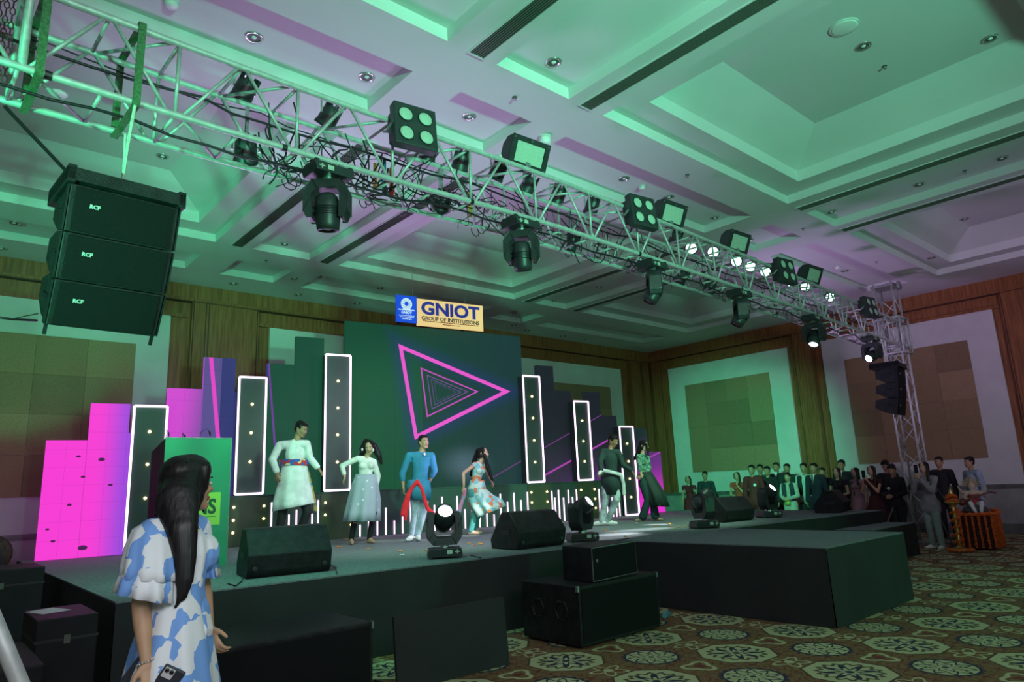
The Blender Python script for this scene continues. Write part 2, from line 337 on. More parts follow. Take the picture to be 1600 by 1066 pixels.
# ------------------------------------------------------------------ mesh builder
class MB:
    def __init__(s): s.v = []; s.f = []
    def add(s, vs, fs):
        k = len(s.v); s.v += [tuple(x) for x in vs]; s.f += [tuple(i+k for i in f) for f in fs]; return s
    def box(s, x0, y0, z0, x1, y1, z1, M_=None):
        vs = [V((x, y, z)) for z in (z0, z1) for x, y in ((x0, y0), (x1, y0), (x1, y1), (x0, y1))]
        if M_ is not None: vs = [M_ @ q for q in vs]
        return s.add(vs, [(3, 2, 1, 0), (4, 5, 6, 7), (0, 1, 5, 4), (1, 2, 6, 5), (2, 3, 7, 6), (3, 0, 4, 7)])
    def prism(s, poly, ext):
        n = len(poly); ext = V(ext); a = [V(q) for q in poly]; b = [q+ext for q in a]
        return s.add(a+b, [tuple(range(n-1, -1, -1)), tuple(range(n, 2*n))] + [(i, (i+1) % n, n+(i+1) % n, n+i) for i in range(n)])
    def tube(s, pts, r, n=8, cap=True):
        pts = [V(q) for q in pts]; rs = r if isinstance(r, (list, tuple)) else [r]*len(pts)
        ring = []; up = None
        for i, q in enumerate(pts):
            d = (pts[min(i+1, len(pts)-1)] - pts[max(i-1, 0)])
            if d.length < 1e-9: d = V((0, 0, 1))
            d.normalize()
            if up is None: up = V((0, 0, 1)) if abs(d.z) < 0.9 else V((1, 0, 0))
            a = d.cross(up); a = a.normalized() if a.length > 1e-4 else V((1, 0, 0)); b = a.cross(d).normalized(); up = b
            ring.append([q + a*rs[i]*math.cos(2*PI*k/n) + b*rs[i]*math.sin(2*PI*k/n) for k in range(n)])
        vs = [q for g in ring for q in g]
        fs = [(i*n+k, i*n+(k+1) % n, (i+1)*n+(k+1) % n, (i+1)*n+k) for i in range(len(pts)-1) for k in range(n)]
        if cap: fs += [tuple(range(n-1, -1, -1)), tuple((len(pts)-1)*n+k for k in range(n))]
        return s.add(vs, fs)
    def lathe(s, prof, c=(0, 0, 0), n=20, M_=None):
        vs = []
        for r, z in prof:
            for k in range(n):
                q = V((r*math.cos(2*PI*k/n), r*math.sin(2*PI*k/n), z))
                if M_ is not None: q = M_ @ q
                vs.append(q+V(c))
        m_ = len(prof)
        fs = [(i*n+k, i*n+(k+1) % n, (i+1)*n+(k+1) % n, (i+1)*n+k) for i in range(m_-1) for k in range(n)]
        if prof[0][0] > 1e-6: fs.append(tuple(range(n-1, -1, -1)))
        if prof[-1][0] > 1e-6: fs.append(tuple((m_-1)*n+k for k in range(n)))
        return s.add(vs, fs)
    def ell(s, c, r, M_=None, n=14, h=9):
        vs = []; c = V(c)
        for i in range(h+1):
            th = PI*i/h
            for k in range(n):
                q = V((r[0]*math.sin(th)*math.cos(2*PI*k/n), r[1]*math.sin(th)*math.sin(2*PI*k/n), r[2]*math.cos(th)))
                if M_ is not None: q = M_ @ q
                vs.append(c+q)
        return s.add(vs, [(i*n+k, (i+1)*n+k, (i+1)*n+(k+1) % n, i*n+(k+1) % n) for i in range(h) for k in range(n)])
    def cap(s, a, b, ra, rb, flat=None, n=12):
        a, b = V(a), V(b); d = b-a; L = d.length
        d = d/L if L > 1e-6 else V((0, 0, 1))
        e = d.cross(V((0, 0, 1)) if abs(d.z) < 0.9 else V((1, 0, 0))).normalized(); g = d.cross(e)
        ax = []
        for i in range(5): th = PI/2*i/4; ax.append((a, -ra*math.cos(th), ra*math.sin(th)))
        for i in range(5): th = PI/2*i/4; ax.append((b, rb*math.sin(th), rb*math.cos(th)))
        vs = []
        for q, o, r in ax:
            for k in range(n):
                w_ = d*o + e*r*math.cos(2*PI*k/n) + g*r*math.sin(2*PI*k/n)
                if flat: fd, ff = flat; w_ = w_ + fd*(w_.dot(fd)*(ff-1))
                vs.append(q+w_)
        return s.add(vs, [(i*n+k, i*n+(k+1) % n, (i+1)*n+(k+1) % n, (i+1)*n+k) for i in range(9) for k in range(n)])
    def loft(s, rings):                       # rings of equal point count
        n = len(rings[0]); vs = [q for g in rings for q in g]
        return s.add(vs, [(i*n+k, i*n+(k+1) % n, (i+1)*n+(k+1) % n, (i+1)*n+k) for i in range(len(rings)-1) for k in range(n)])
    def mesh(s, name, bevel=0.0, smooth=False):
        me = bpy.data.meshes.new(name); me.from_pydata(s.v, [], s.f)
        bm = bmesh.new(); bm.from_mesh(me)
        bmesh.ops.remove_doubles(bm, verts=bm.verts, dist=1e-5)
        if bevel:
            bmesh.ops.bevel(bm, geom=bm.edges[:], offset=bevel, segments=2, profile=0.5, affect='EDGES', clamp_overlap=True)
        bmesh.ops.recalc_face_normals(bm, faces=bm.faces[:])
        bm.to_mesh(me); bm.free()
        if smooth: me.polygons.foreach_set('use_smooth', [True]*len(me.polygons))
        return me

def put(name, me, m_, parent=None, world=False):
    o = bpy.data.objects.new(name, me); COL.objects.link(o)
    if m_ is not None and not me.materials: me.materials.append(m_)
    if parent is not None:
        o.parent = parent
        if world:
            r = parent
            while r.parent: r = r.parent
            if parent is r: o.matrix_parent_inverse = r.matrix_basis.inverted()
    return o
def part(name, mb, m_, parent=None, world=False, bevel=0.0, smooth=False, label=None):
    o = put(name, mb.mesh(name, bevel, smooth), m_, parent, world)
    if label: o['label'] = label
    return o
def thing(name, label, cat, loc=(0, 0, 0), rz=0.0, group=None):
    o = bpy.data.objects.new(name, None); o.empty_display_size = 0.1; COL.objects.link(o)
    o.location = loc; o.rotation_euler = (0, 0, rz); o['label'] = label; o['category'] = cat
    if group: o['group'] = group
    return o
def tag(o, label, cat, group=None, kind=None):
    if label: o['label'] = label
    if cat: o['category'] = cat
    if group: o['group'] = group
    if kind: o['kind'] = kind
    return o
def struct(name, mb, m_, **k):
    o = part(name, mb, m_, **k); o['kind'] = 'structure'; return o
def text_mesh(body, size, ext=0.004, bold=0.0, align='CENTER'):
    cu = bpy.data.curves.new('lettering', 'FONT'); cu.body = body; cu.size = size; cu.extrude = ext
    cu.offset = bold; cu.align_x = align; cu.align_y = 'CENTER'; cu.resolution_u = 3
    o = bpy.data.objects.new('lettering', cu); COL.objects.link(o)
    dg = bpy.context.evaluated_depsgraph_get(); me = bpy.data.meshes.new_from_object(o.evaluated_get(dg))
    bpy.data.objects.remove(o); return me
LATER = []                                    # organic bodies remeshed together at the end
def blob(name, mb, m_, parent, vox, it=3):
    me = bpy.data.meshes.new(name); me.from_pydata(mb.v, [], mb.f)
    o = put(name, me, m_, parent, True)
    r = o.modifiers.new('r', 'REMESH'); r.mode = 'VOXEL'; r.voxel_size = vox; r.use_smooth_shade = True
    s = o.modifiers.new('s', 'SMOOTH'); s.iterations = it; s.factor = 0.5
    LATER.append(o); return o
# ================================================================== the room
ZC = 5.87; XR = 19.1; YB = 14.45; XL = -5.5; YN = -1.5
struct('floor', MB().box(XL, YN-8, -0.1, XR+0.3, YB+0.3, 0.0), M['floor'])
struct('wall_beam_block', MB().box(-6, -6.55, 0, 10, -6.45, 1.70), M['plaster'])  # added out of view to keep hall light off the lower scene
# coffered ceiling
XS = [(-0.95, 3.57, 'w'), (4.2, 5.28, 'n'), (5.87, 10.4, 'w'), (11.05, 12.15, 'n'), (12.72, 17.42, 'w')]
YS = [(-1.55, -0.55, 's'), (0.12, 4.80, 'b'), (5.43, 6.38, 's'), (6.98, 11.62, 'b'), (12.38, 13.35, 's')]
cm = MB()
def strips(edges, lo, hi):
    out = []; c = lo
    for a, b, k in edges: out += [(c, a, None), (a, b, k)]; c = b
    return out + [(c, hi, None)]
def ring(mb, r0, z0, r1, z1):
    a = [(r0[0], r0[1], z0), (r0[2], r0[1], z0), (r0[2], r0[3], z0), (r0[0], r0[3], z0)]
    b = [(r1[0], r1[1], z1), (r1[2], r1[1], z1), (r1[2], r1[3], z1), (r1[0], r1[3], z1)]
    mb.add(a+b, [(i, (i+1) % 4, 4+(i+1) % 4, 4+i) for i in range(4)])
def inset(r, d): return (r[0]+d, r[1]+d, r[2]-d, r[3]-d)
for x0, x1, kx in strips(XS, XL, XR+0.1):
    for y0, y1, ky in strips(YS, YN-8, YB+0.1):
        if kx is None or ky is None:
            cm.add([(x0, y0, ZC), (x1, y0, ZC), (x1, y1, ZC), (x0, y1, ZC)], [(0, 1, 2, 3)])
            continue
        r = (x0, y0, x1, y1)
        ring(cm, r, ZC, inset(r, 0.012), ZC+0.13)
        if kx == 'w' and ky == 'b':
            q = inset(r, 0.40); ring(cm, inset(r, 0.012), ZC+0.13, q, ZC+0.13)
            ring(cm, q, ZC+0.13, inset(q, 0.012), ZC+0.30); q = inset(q, 0.012)
            t_ = inset(q, 0.62); ring(cm, q, ZC+0.30, t_, ZC+0.62)
            cm.add([(t_[0], t_[1], ZC+0.62), (t_[2], t_[1], ZC+0.62), (t_[2], t_[3], ZC+0.62), (t_[0], t_[3], ZC+0.62)], [(0, 1, 2, 3)])
        else:
            q = inset(r, 0.012)
            cm.add([(q[0], q[1], ZC+0.13), (q[2], q[1], ZC+0.13), (q[2], q[3], ZC+0.13), (q[0], q[3], ZC+0.13)], [(0, 1, 2, 3)])
ceiling = struct('ceiling', cm, M['plaster'])
# long ceiling vents: frame, dark box and slats
for (vx, n) in ((3.93, 0), (5.56, 1), (10.78, 2), (12.45, 3)):
    for (y0, y1, far) in ((0.1, 4.82, 0), (6.98, 11.65, 1)):
        vt = thing('ceiling_vent', ['long slotted ceiling vent nearest the camera above the left line array',
              'long slotted ceiling vent along the left edge of the big near coffer', 'long slotted ceiling vent along the right edge of the big near coffer',
              'long slotted ceiling vent beside the far right coffer, near the right wall'][n] if not far else
              ['long slotted ceiling vent running back behind the first moving head', 'long slotted ceiling vent running back above the banner sign side',
               'long slotted ceiling vent behind the truss, right of the middle far coffer', 'long slotted ceiling vent behind the truss, nearest the right wall'][n],
              'vent', (vx, y0, ZC), group='long ceiling vents')
        wv = 0.09
        part('vent_frame', MB().box(vx-wv-.015, y0, ZC-0.012, vx-wv, y1, ZC).box(vx+wv, y0, ZC-0.012, vx+wv+.015, y1, ZC)
             .box(vx-wv, y0, ZC-0.012, vx+wv, y0+.02, ZC).box(vx-wv, y1-.02, ZC-0.012, vx+wv, y1, ZC), M['plaster'], vt, True)
        sl = MB()
        for k in range(7):
            x_ = vx-wv+0.013+k*0.0257; sl.box(x_, y0+.02, ZC-0.010, x_+0.012, y1-.02, ZC-0.002)
        part('slats', sl, M['grime'], vt, True)
        part('backing', MB().box(vx-wv, y0+.02, ZC-0.0015, vx+wv, y1-.02, ZC-0.0005), M['black'], vt, True)
def downlight(px, py, z, lab):
    c = atz(px, py, z); t_ = thing('downlight', lab, 'ceiling light', c, group='recessed downlights')
    part('bezel', MB().lathe([(0.062, -0.001), (0.066, -0.012), (0.088, -0.010), (0.092, -0.001)], n=20), M['chrome'], t_, smooth=True)
    part('reflector', MB().lathe([(0.0, -0.0025), (0.062, -0.003)], n=16), M['grime'], t_)
    part('lamp', MB().lathe([(0.0, -0.016), (0.02, -0.014), (0.028, -0.003)], n=12), M['white'], t_, smooth=True)
T2 = ZC+0.13; T3 = ZC+0.62
for px, py, z, l in ((397, 58, T2, 'chrome downlight above the left end of the truss, upper left'), (573, 120, T2, 'chrome downlight above the truss, just up and left of the first four-eye lamp'),
      (733, 182, T2, 'chrome downlight in the small square coffer above the truss'), (865, 97, T2, 'chrome downlight in the narrow coffer between two long vents, top middle'),
      (254, 244, T3, 'downlight seen through the truss just above the line array'), (1349, 72, T3, 'downlight in the big near coffer beside the round ceiling speaker'), (1547, 60, T3, 'downlight in the big near coffer at the top right corner'),
      (975, 279, T2, 'downlight above the truss, right of the first flat panel lamp, beside the detector'), (1045, 308, T2, 'downlight just above the second flat panel lamp'), (1117, 340, T2, 'downlight above the third flat panel lamp'),
      (1170, 375, T2, 'downlight right behind the third flat panel lamp'), (1299, 331, T2, 'downlight at the near end of the narrow right coffer'), (1436, 288, T2, 'downlight in the middle of the narrow right coffer'),
      (1565, 247, T2, 'downlight in the narrow right coffer at the right picture edge'), (22, 348, ZC, 'downlight left of the line array, upper of two'), (2, 388, ZC, 'downlight left of the line array, lower, cut by the picture edge'), (445, 381, T2, 'downlight in the coffer below the first moving head'),
      (395, 431, T2, 'downlight in the small far coffer below the long vent'), (460, 435, ZC, 'small downlight between the far coffers, above the stepped screens'), (466, 460, ZC, 'downlight near the back wall above the stepped screens'),
      (365, 443, ZC, 'downlight near the back wall right of the line array'), (558, 474, ZC, 'downlight near the back wall just left of the banner'), (594, 450, T2, 'downlight in the far long coffer, left of the banner'), (500, 432, T2, 'downlight at the left end of the far long coffer'),
      (803, 508, ZC, 'downlight near the back wall right of the banner'), (824, 516, ZC, 'downlight near the back wall above the dark right steps'), (880, 525, ZC, 'downlight near the back wall, second from the corner'), (918, 530, ZC, 'downlight near the back wall closest to the corner'),
      (936, 449, T2, 'downlight in the purple coffer behind the truss, right one'), (866, 470, T2, 'downlight in the purple coffer behind the truss, left one'), (803, 489, T2, 'downlight in the small coffer right of the banner'),
      (1455, 403, T2, 'downlight in the coffer above the right tower'), (1507, 342, T3, 'downlight in the far right coffer'), (1320, 423, T2, 'downlight just above the last four-eye lamp')):
    downlight(px, py, z, l)
def ceil_disc(px, py, z, r, h, name, lab, cat, taper=0.85):
    c = atz(px, py, z); t_ = thing(name, lab, cat, c)
    part('base_ring', MB().lathe([(r, 0), (r, -0.012), (r*0.95, -0.014)], n=24), M['plaster'], t_)
    part('body', MB().lathe([(r*0.93, -0.010), (r*taper, -h), (r*taper*0.8, -h-0.008), (0, -h-0.009)], n=24), M['white'], t_, smooth=True)
ceil_disc(1319, 42, T3, 0.16, 0.012, 'ceiling_speaker', 'flat round white speaker grille in the big near coffer', 'speaker', 0.95)
ceil_disc(851, 214, ZC, 0.085, 0.10, 'smoke_detector', 'white barrel-shaped detector on the ceiling above the first flat panel lamp', 'smoke detector', 0.8)
ceil_disc(784, 243, ZC, 0.075, 0.08, 'smoke_detector', 'white detector half hidden behind the truss, left of the first flat panel lamp', 'smoke detector', 0.8)
ceil_disc(1003, 291, T2, 0.06, 0.05, 'smoke_detector', 'small white detector between two downlights above the second four-eye lamp', 'smoke detector', 0.7)
ceil_disc(1308, 417, T2, 0.07, 0.05, 'smoke_detector', 'small pale detector right of the last flat panel lamp', 'smoke detector', 0.7)
ceil_disc(268, 3, T2, 0.075, 0.05, 'smoke_detector', 'pale round detector at the top picture edge above the truss', 'smoke detector', 0.7)
ceil_disc(91, 146, ZC, 0.09, 0.015, 'ceiling_speaker', 'grey round grille seen through the left end of the truss', 'speaker', 0.95)
for px, py, z, l in ((1382, 103, T3, 'in the big near coffer below the downlight'), (804, 152, ZC, 'between the two small square coffers above the truss'), (1074, 273, ZC, 'between the truss and the big near coffer'), (1255, 357, ZC, 'beside the near end of the narrow right coffer'), (1369, 409, ZC, 'above the right tower'), (1507, 267, T2, 'in the narrow right coffer'), (416, 407, ZC, 'above the stepped screens at left')):
    c = atz(px, py, z); t_ = thing('sprinkler', 'small sprinkler head on the ceiling '+l, 'sprinkler', c)
    part('plate', MB().lathe([(0.03, 0), (0.03, -0.006), (0, -0.007)], n=12), M['grime'], t_)
    part('nozzle', MB().lathe([(0.008, 0), (0.008, -0.035), (0.02, -0.037), (0.02, -0.041), (0, -0.042)], n=10), M['steel'], t_)

# walls: timber surround, stone wainscot, white boards with a patchwork of fabric tiles
def wallbuild(nm, P, a0, a1, frames, pil):
    """P(a, d, z): a along the wall, d out of the wall into the room"""
    def bx(mb, a_, b_, d0, d1, z0, z1):
        q = [P(x, y, z) for z in (z0, z1) for x, y in ((a_, d0), (b_, d0), (b_, d1), (a_, d1))]
        return mb.add(q, [(3, 2, 1, 0), (4, 5, 6, 7), (0, 1, 5, 4), (1, 2, 6, 5), (2, 3, 7, 6), (3, 0, 4, 7)])
    wall = struct(nm, bx(MB(), a0, a1, -0.25, 0.0, 0.0, ZC+0.02), M['wood'])
    def sp(name, mb, m_): return part(name, mb, m_, wall)
    sp('header', bx(bx(MB(), a0, a1, 0, 0.10, 5.56, ZC), a0, a1, 0, 0.13, 5.52, 5.58), M['wood'])
    sp('header_groove', bx(MB(), a0, a1, 0.0, 0.128, 5.50, 5.515), M['wooddark'])
    sp('wainscot', bx(MB(), a0, a1, 0, 0.05, 0.22, 1.03), M['marble'])
    sp('wainscot_cap', bx(bx(MB(), a0, a1, 0, 0.085, 1.03, 1.10), a0, a1, 0, 0.065, 1.0, 1.03), M['marbledark'])
    sp('skirting', bx(MB(), a0, a1, 0, 0.07, 0, 0.22), M['marbledark'])
    x = a0+0.4
    while x < a1: sp('wainscot_joint', bx(MB(), x, x+0.008, 0.0, 0.052, 0.22, 1.0), M['marbledark']); x += 0.9
    for (p0, p1) in pil:
        sp('pilaster', bx(MB(), p0, p1, 0, 0.12, 1.10, 5.56), M['wood'])
        for e in (p0+0.02, p1-0.04): sp('pilaster_groove', bx(MB(), e, e+0.02, 0, 0.123, 1.10, 5.56), M['wooddark'])
    for k, (f0, f1, i0, i1) in enumerate(frames):
        sp('white_board', bx(MB(), f0, f1, 0, 0.06, 1.10, 5.17), M['wallwhite'])
        sp('top_trim', bx(MB(), f0-0.35, f1+0.35, 0, 0.075, 5.17, 5.24), M['wood'])
        for s in range(2):
            for sg in ((f0, 1), (f1, -1)):
                pass
        nx, nz = 4, 4; z0, z1 = 1.71, 4.53
        for a in range(nx):
            for b in range(nz):
                xa = i0+(i1-i0)*a/nx; xb = i0+(i1-i0)*(a+1)/nx; za = z0+(z1-z0)*b/nz; zb = z0+(z1-z0)*(b+1)/nz
                rr = random.Random(k*31+a*7+b*3+len(nm))
                sp('fabric_tile', bx(MB(), xa+.002, xb-.002, 0.05, 0.085+rr.uniform(0, 0.006), za+.002, zb-.002), M['felt%d' % [0, 0, 1, 2, 0, 3, 2][rr.randrange(7)]])
    return wall
wallbuild('wall_right', lambda a, d, z: V((XR-d, a, z)), -1.5, YB, [(9.40, 13.63, 10.03, 13.0), (4.26, 8.39, 4.87, 7.81), (-0.9, 3.24, -0.27, 2.6)], [(8.62, 9.2), (3.42, 4.06), (13.85, 14.3)])
wallbuild('wall_back', lambda a, d, z: V((a, YB-d, z)), -5.5, XR, [(-0.76, 3.64, -0.11, 3.05), (5.66, 10.06, 6.3, 9.4), (13.06, 17.48, 13.7, 16.86)], [(4.02, 4.32), (4.32, 5.38), (17.9, 18.5), (-1.4, -0.95), (11.2, 12.2), (18.55, 18.95)])
# ================================================================== stage, runway, backdrop
S = 0.79
def skirted(name, lab, cat, poly, z, group=None, n=None):
    c = sum((V((*q, 0)) for q in poly), V())/len(poly)
    t_ = thing(name, lab, cat, (c.x, c.y, 0), group=group)
    part('deck', MB().prism([(x, y, z-0.035) for x, y in poly], (0, 0, 0.035)), M['carpet'], t_, True)
    # cloth skirt, gently folded
    for i in range(len(poly)):
        a, b = V((*poly[i], 0)), V((*poly[(i+1) % len(poly)], 0)); d = b-a; L = d.length; d.normalize(); o = V((d.y, -d.x, 0))
        k = max(2, int(L/0.07)); top = []; bot = []
        for j in range(k+1):
            s = j/k; e = math.sin(s*L*5.1+i)*0.5+math.sin(s*L*2.3+1.3*i)*0.5
            top.append(a+d*L*s+o*0.004+V((0, 0, z-0.012))); bot.append(a+d*L*s+o*(0.012+0.010*e)+V((0, 0, 0.004)))
        mid = [(p*0.5+q*0.5)+o*0.003*math.sin(j*0.9) for j, (p, q) in enumerate(zip(top, bot))]
        part('skirt', MB().add(top+mid+bot, [(j, j+1, k+2+j, k+1+j) for j in range(k)]+[(k+1+j, k+2+j, 2*k+3+j, 2*k+2+j) for j in range(k)]), M['skirt'], t_, True, smooth=True)
    return t_
stage = skirted('stage', 'long low stage covered in grey carpet with black skirt', 'stage', [(1.33, 6.32), (9.32, 5.80), (9.32, 5.86), (14.15, 5.50), (14.35, 10.2), (1.33, 12.6)], S)
run = skirted('runway', 'carpeted runway block jutting out from the stage toward the audience', 'stage', [(7.22, 3.42), (9.31, 3.42), (9.31, 5.79), (7.16, 5.93)], S-0.004)
step = skirted('step_block', 'low black-skirted block at the right end of the stage', 'step', [(12.2, 4.95), (14.1, 4.95), (14.1, 5.46), (12.2, 5.58)], 0.57)
# backdrop frame: u runs along it, off comes toward the audience
BO = V((1.47, 12.05, 0)); BE = V((11.33, -1.90, 0)).normalized(); BN = V((BE.y, -BE.x, 0)); BANG = math.atan2(BE.y, BE.x)
def bp(u, off, z): return BO + BE*u + BN*off + V((0, 0, z))
def bthing(name, lab, cat, u=0.0, off=0.0, z=0.0, group=None):
    return thing(name, lab, cat, bp(u, off, z), BANG, group)
led = bthing('led_wall', 'stepped wall of screens with pink left wing and neon triangle in the middle', 'screen')
cols = [(0.0, 0.52, S, 2.49), (0.52, 1.05, S, 3.05), (1.05, 1.55, S, 2.6), (1.55, 2.07, S, 3.32), (2.07, 2.57, S, 3.86), (2.57, 3.08, S, 3.3), (3.08, 3.56, S, 3.81), (3.56, 4.07, S, 4.33), (4.07, 4.46, S, 3.6),
        (8.33, 8.71, S, 3.4), (8.71, 9.15, S, 4.09), (9.15, 9.60, S, 3.55), (9.60, 9.98, S, 3.0), (9.98, 10.41, S, 3.55), (10.41, 10.86, S, 3.02), (10.86, 11.36, S, 2.6), (11.36, 11.75, S, 2.74), (11.75, 12.14, S, 2.19)]
for i in range(8): u0 = 4.46+i*0.484; cols.append((u0, u0+0.484, S, 4.70))
for u0, u1, z0, z1 in cols:
    part('led_panel', MB().box(u0+.001, 0.0, z0+.002, u1-.001, 0.09, z1), M['led'], led)
# riser along the foot of the screens
ris = bthing('riser', 'long dark riser with warm bulbs and pink light sticks in front of the screens', 'riser')
part('body', MB().box(2.47, -0.33, S+0.001, 10.55, -0.06, 1.56), M['riser'], ris)
part('top_board', MB().box(2.46, -0.345, 1.56, 10.56, -0.05, 1.578), M['riser'], ris)
for u0, u1 in ((2.49, 3.11), (3.95, 4.56), (8.12, 8.66), (9.37, 9.89)):
    part('bulb_board', MB().box(u0, -0.343, S+0.003, u1, -0.331, 1.545), M['olive'], ris)
    for uu in (u0+0.08, u1-0.08):
        for z in (1.01, 1.20, 1.40):
            part('bulb', MB().ell((uu, -0.352, z), (0.021, 0.018, 0.021), n=10, h=6), M['bulb'], ris, smooth=True)
hts = [1.0, 1.26, 1.41, 1.26, 1.03, 1.22, 1.40, 1.22, 1.03, 1.26, 1.40, 1.17, 1.40, 1.15, 1.26, 1.05, 1.41, 1.02, 1.40, 1.24, 1.41, 1.26, 1.41]
sticks = [(3.15, 1.45), (3.30, 1.20), (3.43, 1.24), (3.55, 1.31), (3.71, 1.06), (3.81, 1.23), (3.91, 1.45)]
sticks += [(4.64+i*0.1575, h) for i, h in enumerate(hts)]
sticks += [(8.70, 1.41), (8.77, 1.27), (8.87, 1.42), (8.99, 1.26), (9.12, 1.41), (9.22, 1.26), (9.33, 1.41), (9.93, 1.40), (10.03, 1.2), (10.13, 1.33), (10.28, 1.21), (10.38, 1.4), (10.47, 1.30)]
for u, zt in sticks:
    part('light_stick', MB().tube([(u, -0.345, S+0.01), (u, -0.345, zt)], 0.013, 6), M['neonthin'], ris)
# neon-edged towers
for i, (u0, u1, z0, z1, off, bl, lab) in enumerate((
     (1.09, 1.54, S+.001, 2.98, .35, (2.59, 2.1, 1.6, 1.15), 'leftmost neon-edged tower, standing on the stage beside the pink screen'),
     (2.58, 3.01, 1.579, 3.50, .33, (3.05, 2.58, 2.11), 'neon-edged tower with three bulbs, left of the man in the white kurta'),
     (4.01, 4.46, 1.579, 3.97, .33, (3.50, 3.02, 2.55, 2.08), 'tallest neon-edged tower with four bulbs, left of the triangle'),
     (8.14, 8.55, 1.579, 3.78, .33, (3.35, 2.90, 2.44, 2.0), 'neon-edged tower with four bulbs at the right edge of the main screen'),
     (9.42, 9.81, 1.579, 3.28, .33, (2.86, 2.42, 1.99), 'neon-edged tower with three bulbs left of the man in black'),
     (10.63, 11.02, S+.001, 2.74, .35, (2.36, 1.97, 1.59, 1.19), 'rightmost neon-edged tower standing on the stage between the dancing couple'))):
    t_ = bthing('light_tower', lab, 'light tower', (u0+u1)/2, off-0.12, z0, group='neon-edged light towers')
    hw = (u1-u0)/2; h = z1-z0
    part('box', MB().box(-hw, -0.10, 0, hw, 0.10, h), M['towerface'], t_, bevel=0.004)
    r = 0.017
    for a, b in (((-hw, 0, 0.02), (-hw, 0, h)), ((hw, 0, 0.02), (hw, 0, h)), ((-hw, 0, h), (hw, 0, h)), ((-hw, 0, 0.02), (hw, 0, 0.02))):
        a, b = V(a), V(b); a.y = b.y = -0.118
        part('neon_tube', MB().tube([a, b], r, 8), M['neon'], t_, smooth=True)
    for z in bl: part('bulb', MB().ell((0.0, -0.115, z-z0), (0.023, 0.02, 0.023), n=10, h=6), M['bulb'], t_, smooth=True)
# banner over the screens
bn = bthing('banner', 'blue and cream institution banner fixed above the middle of the screen wall', 'sign', 5.35, 0.30, 4.70)
W, H_ = 1.90, 0.50
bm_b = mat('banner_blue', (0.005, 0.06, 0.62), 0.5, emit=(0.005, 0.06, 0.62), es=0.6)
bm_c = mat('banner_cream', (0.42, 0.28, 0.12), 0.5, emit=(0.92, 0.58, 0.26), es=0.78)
part('blue_field', MB().box(0, 0, 0, 0.43, 0.03, H_+.03), bm_b, bn)
part('cream_field', MB().box(0.43, 0, -0.04, W, 0.03, H_), bm_c, bn)
for hx in (0.35, 1.5): part('hanger', MB().tube([(hx, 0.015, H_), (hx, 0.015, H_+0.6)], 0.004, 5), M['steel'], bn)
for hx in (0.2, 1.6): part('post', MB().box(hx, 0.40, -0.6, hx+0.06, 0.43, H_-0.1).box(hx, 0.03, H_-0.16, hx+0.06, 0.43, H_-0.1), M['black'], bn)
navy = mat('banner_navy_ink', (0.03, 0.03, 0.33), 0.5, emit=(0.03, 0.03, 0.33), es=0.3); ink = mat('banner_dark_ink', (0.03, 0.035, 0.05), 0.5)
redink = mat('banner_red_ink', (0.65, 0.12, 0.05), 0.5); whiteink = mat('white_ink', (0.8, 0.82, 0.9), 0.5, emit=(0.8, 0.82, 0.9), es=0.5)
def lettering(par, body, size, x, z, m_, y=-0.003, bold=0.0, width=None, nm='lettering', rot=None):
    me = text_mesh(body, size, 0.002, bold); o = put(nm, me, m_, par)
    sx = 1.0
    if width:
        xs = [v.co.x for v in me.vertices]; sx = width/(max(xs)-min(xs))
    o.matrix_local = Matrix.Translation((x, y, z)) @ Matrix.Rotation(PI/2, 4, 'X') @ Matrix.Diagonal((sx, 1, 1, 1))
    return o
lettering(bn, 'GNIOT', 0.35, 1.165, 0.31, navy, bold=0.013, width=1.30)
lettering(bn, 'GROUP OF INSTITUTIONS', 0.108, 1.165, 0.115, ink, bold=0.0025, width=1.28)
lettering(bn, 'GNIOT', 0.075, 0.215, 0.19, whiteink, bold=0.002, width=0.22)
dash = MB(); r_ = random.Random(3)
for z in (0.052, ):
    x = 0.56
    while x < 1.78: w_ = r_.uniform(0.02, 0.06); dash.box(x, -0.002, z, x+w_, 0.0, z+0.018); x += w_+0.008
x = 0.98
while x < 1.36: w_ = r_.uniform(0.02, 0.05); dash.box(x, -0.002, 0.012, x+w_, 0.0, 0.028); x += w_+0.008
part('small_print', dash, redink, bn)
dash = MB()
for z, a, b in ((0.125, 0.06, 0.38), (0.095, 0.08, 0.36), (0.06, 0.12, 0.32)):
    x = a
    while x < b: w_ = r_.uniform(0.015, 0.04); dash.box(x, -0.002, z, x+w_, 0.0, z+0.012); x += w_+0.008
part('small_print', dash, whiteink, bn)
eb = MB().lathe([(0.0, 0), (0.115, 0), (0.115, 0.004), (0, 0.005)], (0.215, -0.001, 0.365), 24, Matrix.Rotation(PI/2, 4, 'X'))
eb.box(0.05, -0.004, 0.238, 0.38, 0.0, 0.256).prism([(0.13, -0.004, 0.256), (0.30, -0.004, 0.256), (0.26, -0.004, 0.30), (0.17, -0.004, 0.30)], (0, 0.004, 0))
part('emblem', eb, whiteink, bn)
er = MB()
for k in range(12):
    a = 2*PI*k/12; er.box(-0.004, -0.0065, 0.05, 0.004, -0.0055, 0.095, Matrix.Translation((0.215, 0, 0.365)) @ Matrix.Rotation(a, 4, 'Y'))
er.lathe([(0.034, 0.006), (0.044, 0.0065)], (0.215, 0, 0.365), 20, Matrix.Rotation(PI/2, 4, 'X'))
part('emblem_lines', er, bm_b, bn)

